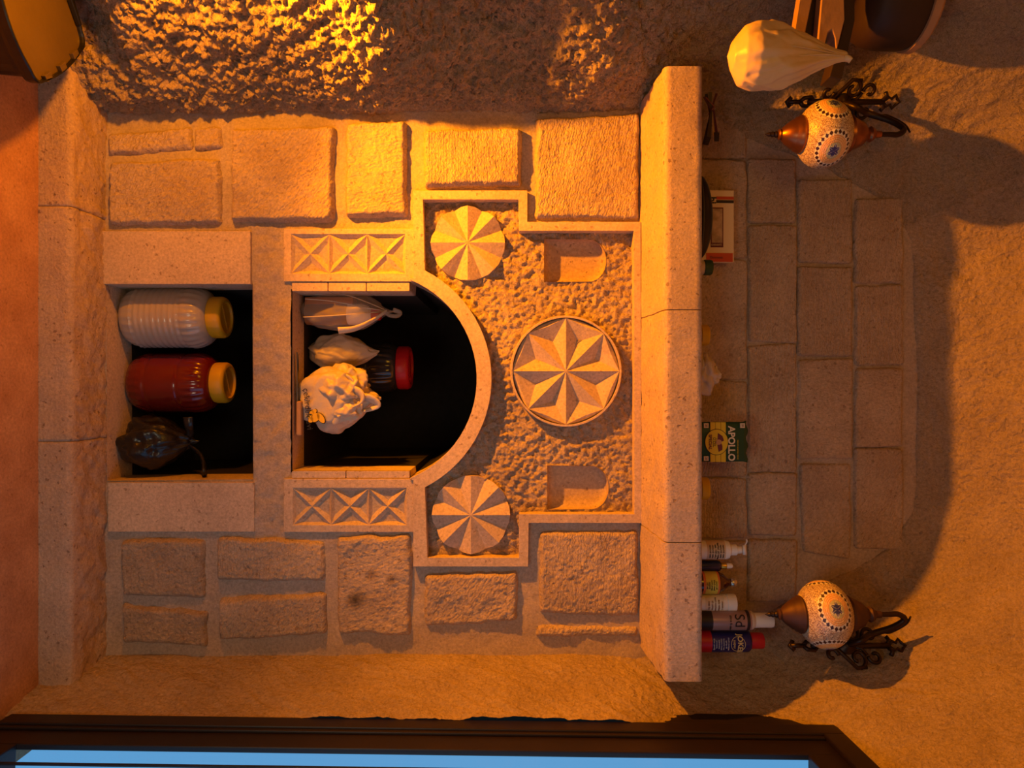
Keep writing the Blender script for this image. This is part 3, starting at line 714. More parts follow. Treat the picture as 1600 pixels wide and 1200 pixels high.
lump('bag_fold', (-.035, -.010, .125), (.055, .065, .07), M_filmw, b2, 4, .15, 8, 35, .45)
lump('bag_fold', (.035, -.040, .135), (.042, .026, .045), M_filmw, b2, 4, .15, 8, 37, .5)
tubes('bag_handle', [spline([(-.035,-.045,.13),(-.015,-.055,.18),(.01,-.06,.185),(.03,-.062,.15),(.05,-.06,.12)])], lambda t: .011+.006*math.sin(t*7), M_filmw, b2, 10, .45)
tubes('bag_handle', [spline([(.0,-.03,.15),(-.0,-.035,.20),(.02,-.03,.225),(.035,-.03,.19),(.03,-.03,.16)])], lambda t: .012+.005*math.sin(t*6), M_filmw, b2, 10, .45)
tubes('bag_handle', [spline([(-.07,-.03,.10),(-.06,-.05,.145),(-.04,-.05,.16),(-.02,-.05,.14)])], lambda t: .010, M_filmw, b2, 10, .5)
b3 = film_bag('carrier_bag', 'dull beige plastic bag squeezed behind the lettered carrier bag and the knotted clear bag', (-.095, .165, NZ2), (.06, .05, .105), 51, bs, .3, plain('beige_bag_film', (.50,.42,.36), .45, bump=.6, bscale=30, dist=.006))
def hand_print(parent, off):
    V, Fc = [], []
    mt = plain('yellow_print', (.62,.42,.04), .5)
    def disc(cx, cz, rx, rz, y, m, nm):
        n = 20; Vv = [(cx+rx*math.cos(2*PI*k/n), y, cz+rz*math.sin(2*PI*k/n)) for k in range(n)]; Vv += [(a, y+.003, c) for a, b, c in Vv]
        Ff = [tuple(range(n)), tuple(range(n, 2*n))[::-1]]+[(k, k+n, (k+1) % n+n, (k+1) % n) for k in range(n)]
        return Vv, Ff
    for nm, m, g, y0 in (('print_outline', M_ink, .0016, .0006), ('hand_print', mt, 0, 0)):
        V, Fc = [], []
        for (cx, cz, rx, rz) in ((0,.020,.008,.017),(.012,.008,.014,.012),(.021,-.004,.008,.006),(.013,-.010,.008,.006),(.004,-.008,.007,.006),(.026,.006,.008,.007)):
            a, b = disc(cx, cz, rx+g, rz+g, y0, m, nm); o = len(V); V += a; Fc += [tuple(q+o for q in f) for f in b]
        p = mesh(nm, V, Fc, m, parent, False, fix=True); p.location = off; p.rotation_euler = (0.25, .9, 0)
hand_print(b2, (.040, -.0660, .062))
text('bag_lettering', 'çekirdek evi', .024, M_ink, b2, (.030, -.0660, .036), ry=.10)
kn = thing('kitchen_knife', 'long dark blade knife with brown handle lying at the front of the arched niche', 'knife', (.02, .012, NZ2+.004))
mesh('blade', [(-.11,0,0),(.03,0,0),(.03,.020,0),(-.10,.014,0),(-.11,0,.002),(.03,0,.002),(.03,.020,.002),(-.10,.014,.002)], [(0,3,2,1),(4,5,6,7),(0,1,5,4),(1,2,6,5),(2,3,7,6),(3,0,4,7)], plain('dark_steel', (.12,.12,.13), .3, metal=.9), kn)
box('handle', (.028,-.002,-.001), (.125,.020,.013), M_wood, kn, .005, 3)
jr = big_jar('plastic_jar', 'dark ribbed jar with a big red lid deep in the arched niche', -.052, .30, NZ2, .082, .285, plain('dark_glass_jar', (.03,.028,.032), .15, coat=.6), M_red, 'bands', None, None, .066)
# ------------------------------------------------------------------ things on the ledge
def sx(py, Y): return (py-600)*(D0+Y)/F
YS = -.135
# pump bottle
t = thing('pump_bottle', 'white pump spray bottle with a printed label, first in the row on the ledge', 'bottle', (sx(859, YS), YS, LT))
lathe('bottle_body', [(.021,0),(.0235,.002),(.024,.01),(.024,.088),(.022,.095),(.013,.099)], M_white, t, 36)
lathe('bottle_label', [(.0244,.034),(.0244,.082)], plain('printed_label', (.62,.45,.30), .5), t, 36, cap=False)
for k in range(6): text('label_lettering', random.choice(['natural care', 'herbal oil lotion', 'net 100 ml e']), .0075, M_ink, t, (0, 0, .076-k*.0068), bend=.0246)
lathe('pump_collar', [(.0135,.098),(.0145,.099),(.0145,.115),(.010,.117),(.0095,.128),(.006,.129)], M_white, t, 28)
tubes('pump_nozzle', [[(-.012,0,.136),(.012,0,.137)]], .006, M_white, t, 10, .8); tubes('pump_tip', [spline([(-.010,-.002,.136),(-.022,-.004,.142),(-.028,-.005,.140)])], .0017, M_white, t, 8)
# dropper
t = thing('dropper_bottle', 'slim dark blue dropper bottle with gold collar and white tip', 'bottle', (sx(884, YS+.01), YS+.01, LT))
lathe('bottle_body', [(.013,0),(.0148,.002),(.015,.008),(.015,.068),(.013,.075),(.008,.079)], M_navy, t, 32)
lathe('collar', [(.0085,.078),(.009,.079),(.009,.092),(.0075,.093)], plain('gold_collar', (.75,.42,.06), .3, metal=.8), t, 24)
lathe('dropper_tip', [(.007,.0925),(.0068,.105),(.004,.109),(.001,.110)], M_white, t, 20)
# amber bottle
t = thing('amber_bottle', 'round-shouldered brown glass bottle with yellow label and metal cap', 'bottle', (sx(910, YS), YS, LT))
lathe('bottle_body', [(.026,0),(.028,.003),(.0285,.01),(.0285,.060),(.027,.070),(.022,.081),(.014,.090),(.0095,.095),(.0085,.104)], plain('amber_glass', (.06,.015,.008), .12, coat=.6), t, 40)
lathe('bottle_label', [(.0290,.024),(.0290,.066)], plain('orange_label', (.65,.16,.03), .5), t, 40, cap=False)
lathe('label_panel', [(.0293,.030),(.0293,.061)], plain('yellow_label', (.66,.50,.05), .5), t, 40, cap=False)
for k in range(5): text('label_lettering', ['pure oil', 'black seed', 'cold press', 'natural', '100 ml'][k], .0066, plain('olive_ink', (.12,.12,.02), .5) if k == 0 else M_ink, t, (0, 0, .057-k*.006), bend=.0295)
lathe('bottle_cap', [(.0105,.100),(.0112,.101),(.0112,.112),(.010,.114)], plain('silver_cap', (.6,.55,.45), .3, metal=.9), t, 28)
# white tub
t = thing('pill_bottle', 'white cylinder bottle with a ribbed white screw cap and faint label', 'bottle', (sx(942, YS), YS, LT))
lathe('bottle_body', [(.021,0),(.0225,.002),(.023,.008),(.023,.086),(.0215,.089)], M_white, t, 36)
lathe('bottle_label', [(.0233,.030),(.0233,.078)], plain('pale_label', (.70,.62,.50), .5), t, 36, cap=False)
for k in range(5): text('label_lettering', ['vitamin c', 'daily tablets', 'food supplement', '60 tablets', 'keep dry'][k], .0062, plain('brown_ink', (.2,.08,.05), .5), t, (0, 0, .073-k*.0085), bend=.0235)
lathe('bottle_cap', [(.0225,.088),(.0235,.089),(.0235,.108),(.0225,.112),(.018,.113)], M_white, t, 60, flute=lambda a, r, z: r*(1+(.012*math.sin(a*30) if .0885 < z < .110 else 0)))
# tall can, white cap
t = thing('spray_can', 'tall pinkish grey and black spray can with a white cap', 'spray can', (sx(969, YS-.015), YS-.015, LT))
lathe('can_body', [(.022,0),(.0245,.002),(.025,.005),(.025,.140),(.0235,.145)], plain('greyrose_print', (.36,.24,.24), .35, metal=.3), t, 40)
lathe('can_band', [(.0253,.006),(.0253,.045)], M_ink, t, 40, cap=False); lathe('can_band', [(.0253,.132),(.0253,.140)], M_ink, t, 40, cap=False)
text('can_lettering', 'Sd', .036, M_ink, t, (0, 0, .112), bend=.0255, rotz=-.25)
text('can_lettering', 'shine & care', .008, M_ink, t, (0, 0, .090), bend=.0255)
lathe('can_shoulder', [(.0235,.144),(.0235,.150),(.019,.156)], plain('cream_plastic', (.62,.52,.44), .4), t, 40)
lathe('can_cap', [(.0185,.155),(.0185,.200),(.0175,.204),(.014,.205)], M_white, t, 40)
# blue can, red cap
t = thing('spray_can', 'dark blue spray can with a red cap, last in the row on the ledge', 'spray can', (sx(1001, YS), YS, LT))
lathe('can_body', [(.026,0),(.028,.002),(.0285,.005),(.0285,.142),(.027,.146),(.024,.149)], plain('blue_print', (.02,.02,.14), .3, metal=.2), t, 44)
lathe('can_band', [(.0288,.006),(.0288,.046)], M_red, t, 44, cap=False)
M_gold = plain('gold_print', (.70,.55,.25), .4); M_pale = plain('pale_print', (.55,.55,.62), .5)
text('can_lettering', 'JOKER', .0185, M_gold, t, (0, 0, .117), bend=.0291, bold=.0004)
text('can_lettering', 'super', .010, M_gold, t, (0, 0, .103), bend=.0291)
ring = []
for k in range(48):
    a = 2*PI*k/47; ring.append((.0294*math.sin(.020*math.cos(a)/.0294), -.0294*math.cos(.020*math.cos(a)/.0294), .112+.018*math.sin(a)))
tubes('can_emblem', [ring], .0007, M_gold, t, 6)
for k in range(7): text('can_lettering', ['multi purpose', 'spray oil', 'loosens rust', 'cleans metal', 'lubricates', 'protects', 'dries quickly'][k], .0060, M_pale, t, (0, 0, .088-k*.0062), bend=.0291)
lathe('can_cap', [(.018,.147),(.020,.149),(.0205,.152),(.0205,.180),(.019,.184),(.014,.185)], M_red, t, 40)
# coffee pack
YA = -.11
t = thing('tobacco_pack', 'upright dark green pack with yellow stripes and an oval emblem on the ledge', 'packet', (sx(690, YA), YA, LT))
wv = .052
def pack():
    n, m = 14, 16; V = []
    for side in (0, 1):
        for i in range(n):
            for j in range(m):
                u = i/(n-1)*2-1; v = j/(m-1); th = .014*(1-.75*abs(v-.45)**1.5*2)*(1-.5*u**4)
                zz = v*.150; xx = u*(wv+(.003 if v > .95 else 0)); V.append((xx, (-th if side == 0 else th), zz+(.003*math.sin(u*9) if v == 1 else 0)))
    F1 = grid_faces(n, m); Fc = F1+[tuple(q+n*m for q in f)[::-1] for f in F1]
    def idx(s, i, j): return s*n*m+i*m+j
    for i in range(n-1): Fc += [(idx(0,i,0), idx(1,i,0), idx(1,i+1,0), idx(0,i+1,0)), (idx(0,i,m-1), idx(0,i+1,m-1), idx(1,i+1,m-1), idx(1,i,m-1))]
    for j in range(m-1): Fc += [(idx(0,0,j), idx(0,0,j+1), idx(1,0,j+1), idx(1,0,j)), (idx(0,n-1,j), idx(1,n-1,j), idx(1,n-1,j+1), idx(0,n-1,j+1))]
    mesh('pack_body', V, Fc, M_green, t, True, fix=True)
pack()
yp = -.0152
M_yel = plain('yellow_print_stripe', (.72,.50,.03), .5)
for k in range(3): box('yellow_stripe', (-wv, yp, .051+k*.0138), (wv, yp+.003, .0636+k*.0138), M_yel, t)
def disc_mesh(nm, rx, rz, c, y, th, mat, par, n=36):
    V = [(c[0]+rx*math.cos(2*PI*k/n), y, c[1]+rz*math.sin(2*PI*k/n)) for k in range(n)]; V += [(a, y+th, z) for a, b, z in V]
    return mesh(nm, V, [tuple(range(n)), tuple(range(n, 2*n))[::-1]]+[(k, k+n, (k+1) % n+n, (k+1) % n) for k in range(n)], mat, par, False, fix=True)
disc_mesh('emblem_rim', .0345, .0310, (0,.067), yp-.0006, .002, M_ink, t); disc_mesh('emblem', .0330, .0296, (0,.067), yp-.0012, .002, M_yel, t)
M_face = plain('plum_print', (.13,.02,.04), .5); M_tan = plain('tan_print', (.50,.26,.12), .5)
mesh('emblem_figure', [(x*1.0, yp-.0016, .070+z) for x, z in ((-.024,.0),(-.016,.012),(-.004,.016),(.0,.008),(.010,.012),(.020,.012),(.026,.002),(.016,.0),(.004,-.002),(-.010,-.001))], [tuple(range(10))[::-1]], M_face, t)
disc_mesh('emblem_figure', .007, .008, (0,.072), yp-.0020, .001, M_tan, t)
text('pack_lettering', 'ÖZEL', .0105, M_ink, t, (0, yp-.0016, .0610))
text('pack_lettering', 'SPECIAL', .0110, M_face, t, (0, yp-.0016, .0500), bold=.0003)
text('pack_lettering', 'APOLLO', .0245, plain('cream_print', (.75,.66,.50), .5), t, (.004, yp-.0004, .1055), bold=.0007, sx=.98)
text('pack_lettering', 'natural american blend', .0055, M_yel, t, (.020, yp+.0035, .124))
for x, z in ((-.043,.040),(.043,.040),(-.043,.135)):
    box('corner_mark', (x-.006, yp-.0006, z-.006), (x+.006, yp+.004, z+.006), plain('cream_square', (.70,.60,.45), .5) if x < 0 and z < .1 else bpy.data.materials['cream_square'], t)
    text('mark_lettering', '20', .0075, M_face, t, (x, yp-.001, z))
# card box leaning on the wall
YC = -.045
t = thing('printed_card_box', 'cream card packet with red and black bars, leaning behind the black case', 'box', (sx(354, YC), YC, LT), (math.radians(-3), 0, 0))
hw, hh = .092, .125-.0
hw = 56*(D0+YC)/F; hh = W(1146, 0, YC).z-LT
box('box_body', (-hw, -.010, 0), (hw, .010, hh), M_cream, t, .0015)
cx = lambda py: sx(py, YC)-sx(354, YC)
cz = lambda px: W(px, 0, YC).z-LT
M_redp = plain('orange_red_print', (.55,.06,.02), .5)
def printed(nm, py0, py1, px0, px1, mat, dy=0.0): return box(nm, (cx(py0), -.0112-dy, cz(px0)), (cx(py1), -.0095, cz(px1)), mat, t)
printed('red_bar', 308, 312.5, 1118, 1145.5, M_redp); printed('black_bar', 313.5, 318, 1118, 1145.5, M_ink); printed('red_band', 396, 409.5, 1102, 1144, M_redp)
printed('picture_border', 325, 387, 1109, 1129, M_face); printed('picture', 327, 380, 1111, 1127.5, plain('printed_picture', (.45,.32,.20), .5, noise=.9, nscale=60), .0004)
text('box_lettering', 'bi', .026, M_ink, t, (cx(314), -.0116, cz(1112)), bold=.0008)
text('box_lettering', 'Ekonomi', .010, M_face, t, (cx(403), -.0116, cz(1118)), ry=PI/2); text('box_lettering', 'GARANTİ', .0065, M_cream, t, (cx(383.5), -.0118, cz(1118)), ry=PI/2)
# black case
t = thing('black_case', 'long rounded black case lying on the ledge in front of the cream card packet', 'case', (sx(340, -.13), -.13, LT))
def cs(V): V = V.copy(); V[:,2] = np.where(V[:,2] > 0, V[:,2], V[:,2]*.25); return V
lump('case_shell', (0,0,.016), (.111,.055,.037), M_black, t, 4, 0, 5, 0, 0, cs)
seam = [(.1115*math.cos(a), .056*math.sin(a), .018) for a in np.linspace(0, 2*PI, 60)]
tubes('case_seam', [seam], .0018, plain('grey_seam', (.06,.06,.065), .3), t, 6)
# green cap jar
def small_jar(label, py, Y, r, h, capm, bodym, ch=.02, nm='small_jar'):
    t = thing(nm, label, 'jar', (sx(py, Y), Y, LT))
    lathe('jar_body', [(r*.9,0),(r,.003),(r,h-ch-.006),(r*.85,h-ch)], bodym, t, 32)
    lathe('jar_lid', [(r*.95,h-ch-.001),(r*1.02,h-ch),(r*1.02,h-.004),(r*.93,h),(r*.5,h+.001),(.001,h+.001)], capm, t, 48, flute=lambda a, rr, zz: rr*(1+(.012*math.sin(a*28) if h-ch < zz < h-.002 else 0))); return t
M_clear = plain('cloudy_plastic', (.55,.45,.35), .3)
small_jar('small jar with a dark green lid next to the black case', 418, -.11, .020, W(1112, 0, -.11).z-LT, plain('green_lid', (.02,.07,.03), .4), M_clear)
small_jar('jar whose yellow lid shows beside the crumpled tissue on the ledge', 524, -.13, .027, W(1106, 0, -.13).z-LT, M_yellow, M_clear)
small_jar('jar whose yellow lid just shows to the right of the green pack', 763, -.13, .029, W(1106, 0, -.13).z-LT, M_yellow, M_clear)
t = thing('crumpled_tissue', 'crumpled pale tissue bag heaped on the ledge behind the yellow lid', 'tissue', (sx(582, -.11), -.11, LT))
def ts(V): V = V.copy(); V[:,2] = np.maximum(V[:,2], -.9); V[:,2] += .25*V[:,0]*(V[:,2] > 0); return V
lump('tissue_body', (0,0,.033), (.056,.035,.036), M_filmw, t, 5, .14, 8, 61, .5, ts)
lump('tissue_corner', (.005,-.006,.055), (.022,.015,.022), M_filmw, t, 4, .2, 8, 64, .5)
# bundle of strips
Yb = -.12
t = thing('tied_bundle', 'bundle of thin black and gold packets tied at the waist, on the ledge', 'bundle', (sx(178, Yb), Yb, LT))
zc = W(1112, 0, Yb).z-LT
def strip(nm, x0, z0, x1, z1, w0, w1, y, mat, th=.0012):
    d = Vector((x1-x0, 0, z1-z0)).normalized(); nrm = Vector((-d.z, 0, d.x))
    a, b = Vector((x0, y, z0)), Vector((x1, y, z1)); V = [a+nrm*w0, a-nrm*w0, b-nrm*w1, b+nrm*w1]; V += [v+Vector((0, th, 0)) for v in V]
    mesh(nm, V, [(0,1,2,3),(7,6,5,4),(0,4,5,1),(1,5,6,2),(2,6,7,3),(3,7,4,0)], mat, t)
M_gfoil = plain('gold_foil', (.75,.5,.12), .35, metal=.2); M_olive = plain('olive_foil', (.10,.09,.03), .4); M_plum = plain('plum_foil', (.08,.015,.03), .35)
k_ = (D0+Yb)/F
def bx_(py): return (py-178)*k_
def bz_(px): return (px-1112)*k_+zc
strips = [(172,1112, 143,1106, .002,.004, M_ink), (172,1112, 141,1112, .002,.005, M_olive), (172,1112, 144,1121, .002,.003, M_plum), (172,1112, 150,1101, .002,.003, M_plum),
          (174,1111, 226,1101, .002,.006, M_ink), (174,1111, 215,1107, .002,.006, M_olive), (174,1112, 213,1115.5, .001,.005, M_gfoil), (174,1113, 222,1119, .002,.004, M_plum), (210,1117, 224,1117, .007,.006, M_ink), (218,1104, 230,1101, .007,.004, M_ink)]
for i, (a, b, c, d, e, f, m) in enumerate(strips): strip('packet_strip', bx_(a), bz_(b), bx_(c), bz_(d), e, f, -.004*i+.016, m)
tubes('tie', [[(bx_(173)+.004*math.sin(a), .0-.028*math.cos(a)*.9, zc+.012*math.cos(a*.5)*0+.0) for a in np.linspace(0, 2*PI, 20)], spline([(bx_(173),-.028,zc),(bx_(165),-.028,bz_(1104)),(bx_(158),-.026,bz_(1099))])], .0014, plain('brown_cord', (.3,.09,.04), .6), t, 6)
box('bundle_foot', (-.05,-.004,0), (.05,.018,.02), M_ink, t, .002)
# ------------------------------------------------------------------ mosaic wall lamps
def globe_mesh(par, rot, Rg, seed, lab=None):
    nu, nv = 400, 200; V = []; cols = []
    th = np.linspace(math.radians(27), math.radians(153), nv); ph = np.arange(nu)/nu*2*PI
    TH, PH = np.meshgrid(th, ph, indexing='ij'); prof = Rg*np.sin(TH)*(1+.0*TH); z = .80*Rg*np.cos(TH)
    D = np.stack([np.sin(TH)*np.cos(PH), np.sin(TH)*np.sin(PH), np.cos(TH)], -1).reshape(-1, 3)
    P = np.stack([prof*np.cos(PH), prof*np.sin(PH), z], -1).reshape(-1, 3)
    sp = vnoise(D*78, seed); col = np.zeros((len(D), 4)); col[:] = (.74,.62,.44,1); col[sp < -.2] = (.20,.09,.06,1); col[(sp > -.2)&(sp < .02)] = (.50,.36,.22,1)
    for k in range(4):
        a0 = rot+k*PI/2; c = np.array([math.cos(a0), math.sin(a0), 0]); e1 = np.array([-math.sin(a0), math.cos(a0), 0]); e2 = np.array([0, 0, 1])
        ang = np.degrees(np.arccos(np.clip(D@c, -1, 1))); az = np.arctan2(D@e2, D@e1)
        def put(m, cc): col[m] = (*cc, 1)
        put(ang < 37, (.86,.80,.66))
        nd = 22; fr = (az/(2*PI)*nd) % 1; dm = np.abs(fr-.5)*2+np.abs(ang-32.5)/4.6
        put(dm < .95, (.045,.012,.018))
        put(ang < 27.5, (.75,.36,.10)); bead = (np.sin(ang*2*PI/3.4) > .25)&(ang < 27.5); put(bead, (.86,.66,.36))
        put(ang < 15.5, (.52,.52,.30))
        r6 = 7.2+5.6*np.abs(((az/(2*PI)*6) % 1)*2-1)**1.0; put(ang < r6, (.03,.04,.22)); put((ang < r6)&(np.abs(np.sin(az*3)) < .12), (.6,.6,.6))
        put((ang >= r6)&(ang < r6+1.2)&(ang < 15), (.75,.72,.55))
    bump = vnoise(D*75, seed+1)*.0007; P = P*(1+bump[:,None]/Rg)
    Fc = grid_faces(nv, nu, True); me = bpy.data.meshes.new('mosaic_globe'); me.from_pydata(P.tolist(), [], Fc)
    ca = me.color_attributes.new('tile_colour', 'FLOAT_COLOR', 'POINT'); ca.data.foreach_set('color', col.ravel().astype(np.float32))
    me.update(); return link('mosaic_globe', me, M_mosaic, par, True)
q = NT('mosaic_glass'); at = q.n('ShaderNodeAttribute', attribute_name='tile_colour'); q.l(at.outputs['Color'], q.b.inputs['Base Color']); q.b.inputs['Roughness'].default_value = .3; q.b.inputs['Coat Weight'].default_value = .3
M_mosaic = q.m
def scroll(c, r, a0, turns, s=1, n=30, shrink=.3, out=1.0):
    return [(c[0]+r*(1-(1-shrink)*i/n)*math.cos(a0+s*turns*2*PI*i/n), c[1]+r*(1-(1-shrink)*i/n)*math.sin(a0+s*turns*2*PI*i/n)) for i in range(n+1)]
def sconce(label, lamp_c, wall_pt, wall_n, rot, Rg, copper, arm_top_dz=.085):
    lc = Vector(lamp_c); t = thing('wall_lamp', label, 'lamp', wall_pt, group='mosaic wall lamps above the ledge'); wp = Vector(wall_pt); o = lc-wp
    root_off = o
    def sub(ob): ob.location = root_off; return ob
    sub(globe_mesh(t, rot, Rg, 5))
    r27 = Rg*math.sin(math.radians(27)); z27 = .80*Rg*math.cos(math.radians(27))
    # lower cap and finial
    sub(lathe('lower_cap', [(r27*.6,-z27+.004),(r27*1.18,-z27-.001+.006),(r27*1.24,-z27-.002),(r27*1.14,-z27-.007),(r27*1.10,-z27-.012),(r27*.98,-z27-.016),(r27*.93,-z27-.022),(r27*.66,-z27-.036),(r27*.46,-z27-.044),(r27*.34,-z27-.048),(r27*.36,-z27-.053),(r27*.22,-z27-.057)], copper, t, 40))
    sub(lathe('finial', [(.006,-z27-.056),(.0085,-z27-.060),(.006,-z27-.065),(.0075,-z27-.069),(.005,-z27-.074),(.0058,-z27-.078),(.003,-z27-.083),(.001,-z27-.088)], M_iron, t, 20))
    sub(lathe('upper_cap', [(r27*.6,z27-.004),(r27*1.22,z27-.004),(r27*1.25,z27+.003),(r27*1.12,z27+.010),(r27*.98,z27+.020),(r27*.80,z27+.036),(r27*.48,z27+.046),(r27*.42,z27+.052),(r27*.52,z27+.057),(r27*.44,z27+.064),(r27*.25,z27+.070),(r27*.22,z27+.084)], copper, t, 40))
    top = Vector((0,0,z27+.082)); n = Vector(wall_n).normalized(); base = -root_off+Vector((0,0,-.005))
    up = Vector((0,0,1)); side = (n.cross(up)).normalized()
    h = top.z+.035
    arm = spline([base+n*.012, base+n*.05+up*(.02), Vector((0,0,0)).lerp(base, .62)+up*(.085), Vector((0,0,0)).lerp(base, .40)+up*(h*.86), Vector((0,0,0)).lerp(base, .16)+up*(h+.018), Vector((0,0,h+.012)), Vector((0,0,h-.012)), top], 7)
    sub(tubes('lamp_arm', [(arm, lambda q_: .0085-.0035*abs(q_-.3))], .008, M_iron, t, 10))
    # leaf on the arm
    leaf = spline([arm[18], arm[18]+n*(-.01)+up*.02, arm[24]+up*.016, arm[30]+up*.012+n*.01], 5)
    sub(tubes('arm_leaf', [leaf], lambda q_: .0055*(1-q_*.8)+.001, M_iron, t, 8))
    # wrought back plate in the plane (side, up)
    paths = []
    def p3(s_, z_, off=.006): return base+side*s_+up*z_+n*off
    def add(pl_, r=.0042, off=.006): paths.append(([p3(a*1.2, b*1.05-.012, off) for a, b in pl_], (lambda q_, r=r: r*1.25)))
    add([(0,-.075),(0.001,-.02),(0,.05),(0,.115)], .0062)
    for s_ in (-1, 1):
        add(scroll((s_*.026,.030), .020, PI/2*(1+s_)+(0 if s_ > 0 else 0)+PI, .95, s_, 26, .35), .0040)
        add(scroll((s_*.022,.072), .017, -PI/2, .85, s_, 24, .3), .0038)
        add([(0,.02),(s_*.006,.045),(s_*.020,.054)], .0036); add([(0,-.03),(s_*.010,-.012),(s_*.022,.0),(s_*.046,.022),(s_*.044,.045)], .0044)
        add(scroll((s_*.020,-.030), .016, PI/2, .8, s_, 22, .3), .0042)
        add([(0,.108),(s_*.012,.118),(s_*.020,.112)], .0045); add([(0,-.060),(s_*.010,-.070),(s_*.008,-.086),(0,-.095)], .0045)
    add([(0,.112),(-.010,.124),(-.006,.132),(-.014,.140),(-.006,.146),(0,.154),(.006,.146),(.014,.140),(.006,.132),(.010,.124),(0,.112)], .0032)
    add([(0,-.09),(0,-.125)], .0050); add([(-.010,-.118),(0,-.128),(.010,-.118)], .0045)
    sub(tubes('scroll_plate', paths, .004, M_iron, t, 8))
    b = lathe('arm_boss', [(.022,0),(.022,.004),(.014,.010),(.008,.016),(.001,.017)], M_iron, t, 28); b.rotation_euler = n.to_track_quat('Z', 'Y').to_euler(); b.location = root_off+base+n*.004
    # link to the wall
    lk = lathe('wall_stud', [(.006,-.05),(.006,.004)], M_iron, t, 12); lk.rotation_euler = b.rotation_euler; lk.location = b.location
    return t
lampc1 = W(1287, 210, -.20); lampc2 = W(1287, 960, -.20)
sconce('beaded mosaic globe wall lamp with bright copper caps, on the rock under the hanging bag', lampc1, W(1318, 158, -.115), (.62,-.78,0), math.radians(-90+45+2), .083, M_copper)
sconce('beaded mosaic globe wall lamp with dull brown caps, above the row of bottles and cans', lampc2, W(1325, 1010, -.165), (-.60,-.80,0), math.radians(-90-26), .083, M_copperD)
# ------------------------------------------------------------------ hanging things at the left, high up
Yw = -.40
wd = thing('wooden_yoke', 'weathered wooden forked yoke boards hung high on the left rock wall', 'yoke', (W(0, -70, Yw).x, Yw, W(1290, 0, Yw).z))
o0 = Vector(wd.location)
def wprism(nm, pts, y0, y1, mat):
    l = [P2(a, b, y0) for a, b in pts]; o = prism(nm, l, [], y0, y1, mat, None, .002); o.parent = wd; o.data.transform(Matrix.Translation(-o0)); return o
wprism('yoke_board', [(1268,-110),(1242,50),(1256,62),(1292,-110)], -.43, -.40, M_wood)
wprism('yoke_board', [(1290,-110),(1256,55),(1290,75),(1318,-110)], -.40, -.36, M_wooddk)
wprism('yoke_fork', [(1294,-110),(1278,70),(1287,80),(1294,50),(1300,46),(1305,60),(1307,82),(1320,30),(1316,-110)], -.435, -.40, M_wood)
wprism('yoke_board', [(1316,-110),(1318,40),(1296,120),(1315,124),(1336,30),(1334,-110)], -.42, -.37, M_wooddk)
pot = thing('dark_wooden_pot', 'dark wooden bowl hanging above the yoke boards near the cave ceiling', 'pot', (W(0, 0, -.30).x, -.30, W(1339, 0, -.30).z))
hp = W(1432, 0, -.30).z-W(1339, 0, -.30).z
lathe('pot_body', [(.001,.0),(.06,.001),(.090,.010),(.104,.030),(.110,.060),(.112,hp-.03),(.109,hp-.012)], M_wooddk, pot, 48)
lathe('pot_rim', [(.106,hp-.014),(.115,hp-.012),(.117,hp+.004),(.112,hp+.010),(.104,hp+.008)], M_wood, pot, 48)
Yg = -.50
hb = thing('hanging_bag', 'yellow-lit white plastic bag of bread hanging from the wooden yoke', 'bag', (W(0, 88, Yg).x, Yg, W(1136, 0, Yg).z))
H = W(1322, 0, Yg).z-W(1136, 0, Yg).z
def hb_s(V):
    nn = np.linalg.norm(V, axis=1); V = V/nn[:,None]; t_ = (V[:,2]+1)/2; V[:,:2] *= np.where(t_ < .8, nn, 1+(nn-1)*.3)[:,None]
    w_ = np.interp(t_, [0,.04,.12,.22,.35,.5,.65,.8,.92,1], [.0,.45,.86,1.0,1.0,.86,.62,.36,.20,.14])
    base_r = np.sqrt(np.clip(1-((t_*2-1)**2), .0004, 1)); k = w_/base_r*1.0
    V[:,0] *= k; V[:,1] *= k; a = np.arctan2(V[:,1], V[:,0]); pl_ = 1+.05*np.sin(a*7+t_*3)*sstep((t_-.15)/.4)+.03*np.sin(a*13+1)*sstep((t_-.3)/.4); V[:,0] *= pl_; V[:,1] *= pl_
    V[:,0] += .18*(t_-.3)*0; return V
M_hbag = plain('hanging_bag_film', (.70,.52,.28), .38, bump=.35, bscale=22, subs=.2, dist=.005)
lump('bag_body', (0,0,H/2), (.068,.055,H/2), M_hbag, hb, 6, .08, 6, 71, .22, hb_s)
tubes('bag_knot', [spline([(.004,0,H*.93),(.006,-.004,H*1.0),(.012,-.006,H*1.03)])], lambda q_: .009-.003*q_, M_hbag, hb, 9, .5)
tubes('bag_pleat', [spline([(-.022+.010*k,-.052+.004*abs(k-2),H*.30),(-.016+.008*k,-.044+.003*abs(k-2),H*.52),(-.006+.003*k,-.022,H*.78),(.003,-.008,H*.97)]) for k in (0,2,4)], .0014, M_hbag, hb, 6)
br = lump('bread', (-.018,-.006,.050), (.030,.026,.038), plain('bread_crust', (.30,.13,.05), .8, noise=.4), None, 3, .1, 5, 80)
br.parent = hb; br['label'] = 'brown bread showing in the bottom of the bag'
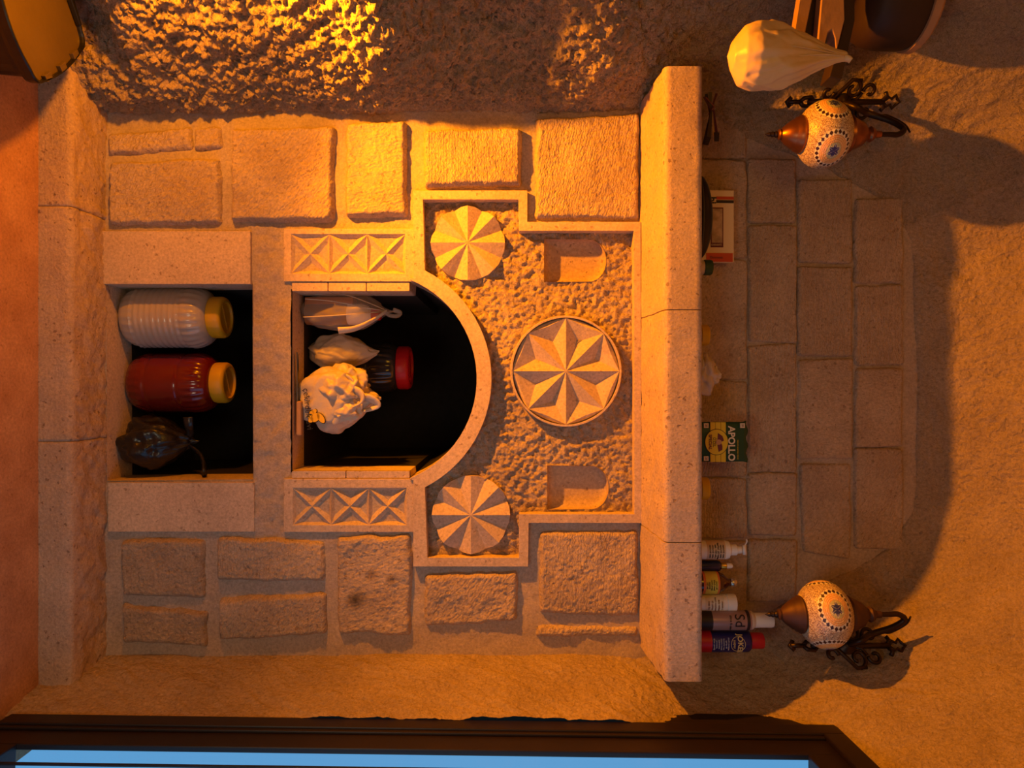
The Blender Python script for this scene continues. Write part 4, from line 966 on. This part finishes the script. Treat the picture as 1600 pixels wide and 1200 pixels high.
# ------------------------------------------------------------------ bin in the lower left corner
zr = .18
c1 = Vector((-.649,-.426)); c2 = Vector((-.829,-.240)); dirb = Vector((-.75,-.62)).normalized(); bl = .19
corn = [c1, c2, c2+dirb*bl, c1+dirb*(bl+.02)]
cen = sum(corn, Vector((0,0)))/4
tb = thing('black_bin', 'black plastic bin with a recessed tabbed lid standing in the floor corner by the step', 'bin', (cen.x, cen.y, 0))
def rr_loop(s, z, rad=.035, bow=.010, n=8):
    cs_ = [cen+(c-cen)*s for c in corn]; out = []
    for i in range(4):
        p = cs_[i]; a = cs_[i-1]; b = cs_[(i+1) % 4]; da = (a-p).normalized(); db = (b-p).normalized()
        for k in range(n+1):
            t_ = k/n; q_ = (1-t_)**2*(p+da*rad)+2*t_*(1-t_)*p+t_*t_*(p+db*rad); out.append(q_)
        # bowed side
        e0 = p+db*rad; e1 = b-db*rad; nr = ((e0+e1)/2-cen).normalized()
        for k in range(1, 8): t_ = k/8; out.append(e0.lerp(e1, t_)+nr*bow*4*t_*(1-t_))
    return [(v.x-cen.x, v.y-cen.y, z) for v in out]
def loft(nm, secs, mat, capb=True, capt=False):
    V = []; 
    for s in secs: V += s
    m = len(secs[0]); Fc = grid_faces(len(secs), m, True)
    if capb: Fc.append(tuple(range(m))[::-1])
    if capt: Fc.append(tuple(range((len(secs)-1)*m, len(secs)*m)))
    return mesh(nm, V, Fc, mat, tb, False, fix=True)
loft('bin_body', [rr_loop(.80,.001), rr_loop(.82,.01), rr_loop(.90,zr-.045), rr_loop(.90,zr-.03)], M_black)
loft('bin_rim', [rr_loop(.90,zr-.03), rr_loop(.975,zr-.028), rr_loop(.99,zr-.02), rr_loop(1.0,zr-.003), rr_loop(.99,zr), rr_loop(.965,zr), rr_loop(.955,zr-.004), rr_loop(.95,zr-.012)], M_black, False)
M_lid = plain('dusty_lid', (.07,.05,.025), .35, noise=.25, nscale=8, coat=.2, bump=.15)
loft('bin_lid', [rr_loop(.955,zr-.016), rr_loop(.955,zr-.010)], M_lid, False, True)
for k in range(3):
    t_ = .18+.30*k; p = c1.lerp(c2, t_); nr = (c1.lerp(c2, .5)-cen).normalized(); p = cen+(p-cen)*.90+nr*(.010*4*t_*(1-t_))
    b_ = box('lid_tab', (-.013,-.007,0), (.013,.007,.010), M_lid, tb, .001); d_ = (c2-c1); b_.rotation_euler = (0,0,math.atan2(d_.y, d_.x)); b_.location = (p.x-cen.x, p.y-cen.y, zr-.010)
# handle slot on the far long side
p = c2.lerp(corn[2], .40); p = cen+(p-cen)*.965; b_ = box('lid_clip', (-.028,-.004,0), (.028,.004,.012), M_black, tb, .002); d_ = corn[2]-c2; b_.rotation_euler = (0,0,math.atan2(d_.y, d_.x)); b_.location = (p.x-cen.x, p.y-cen.y, zr-.008)

# lettering printed on a label or can belongs to it
for t_ in [o for o in COL.objects if o.type == 'EMPTY']:
    kids = {c.name.split('.')[0]: c for c in t_.children}
    for c in list(t_.children):
        nm = c.name.split('.')[0]
        host = {'label_lettering': 'bottle_label', 'can_lettering': 'can_body', 'can_emblem': 'can_body', 'pack_lettering': 'pack_body', 'mark_lettering': 'pack_body', 'box_lettering': 'box_body', 'picture': 'picture_border', 'pump_tip': 'pump_nozzle'}.get(nm)
        if host and host in kids: c.parent = kids[host]
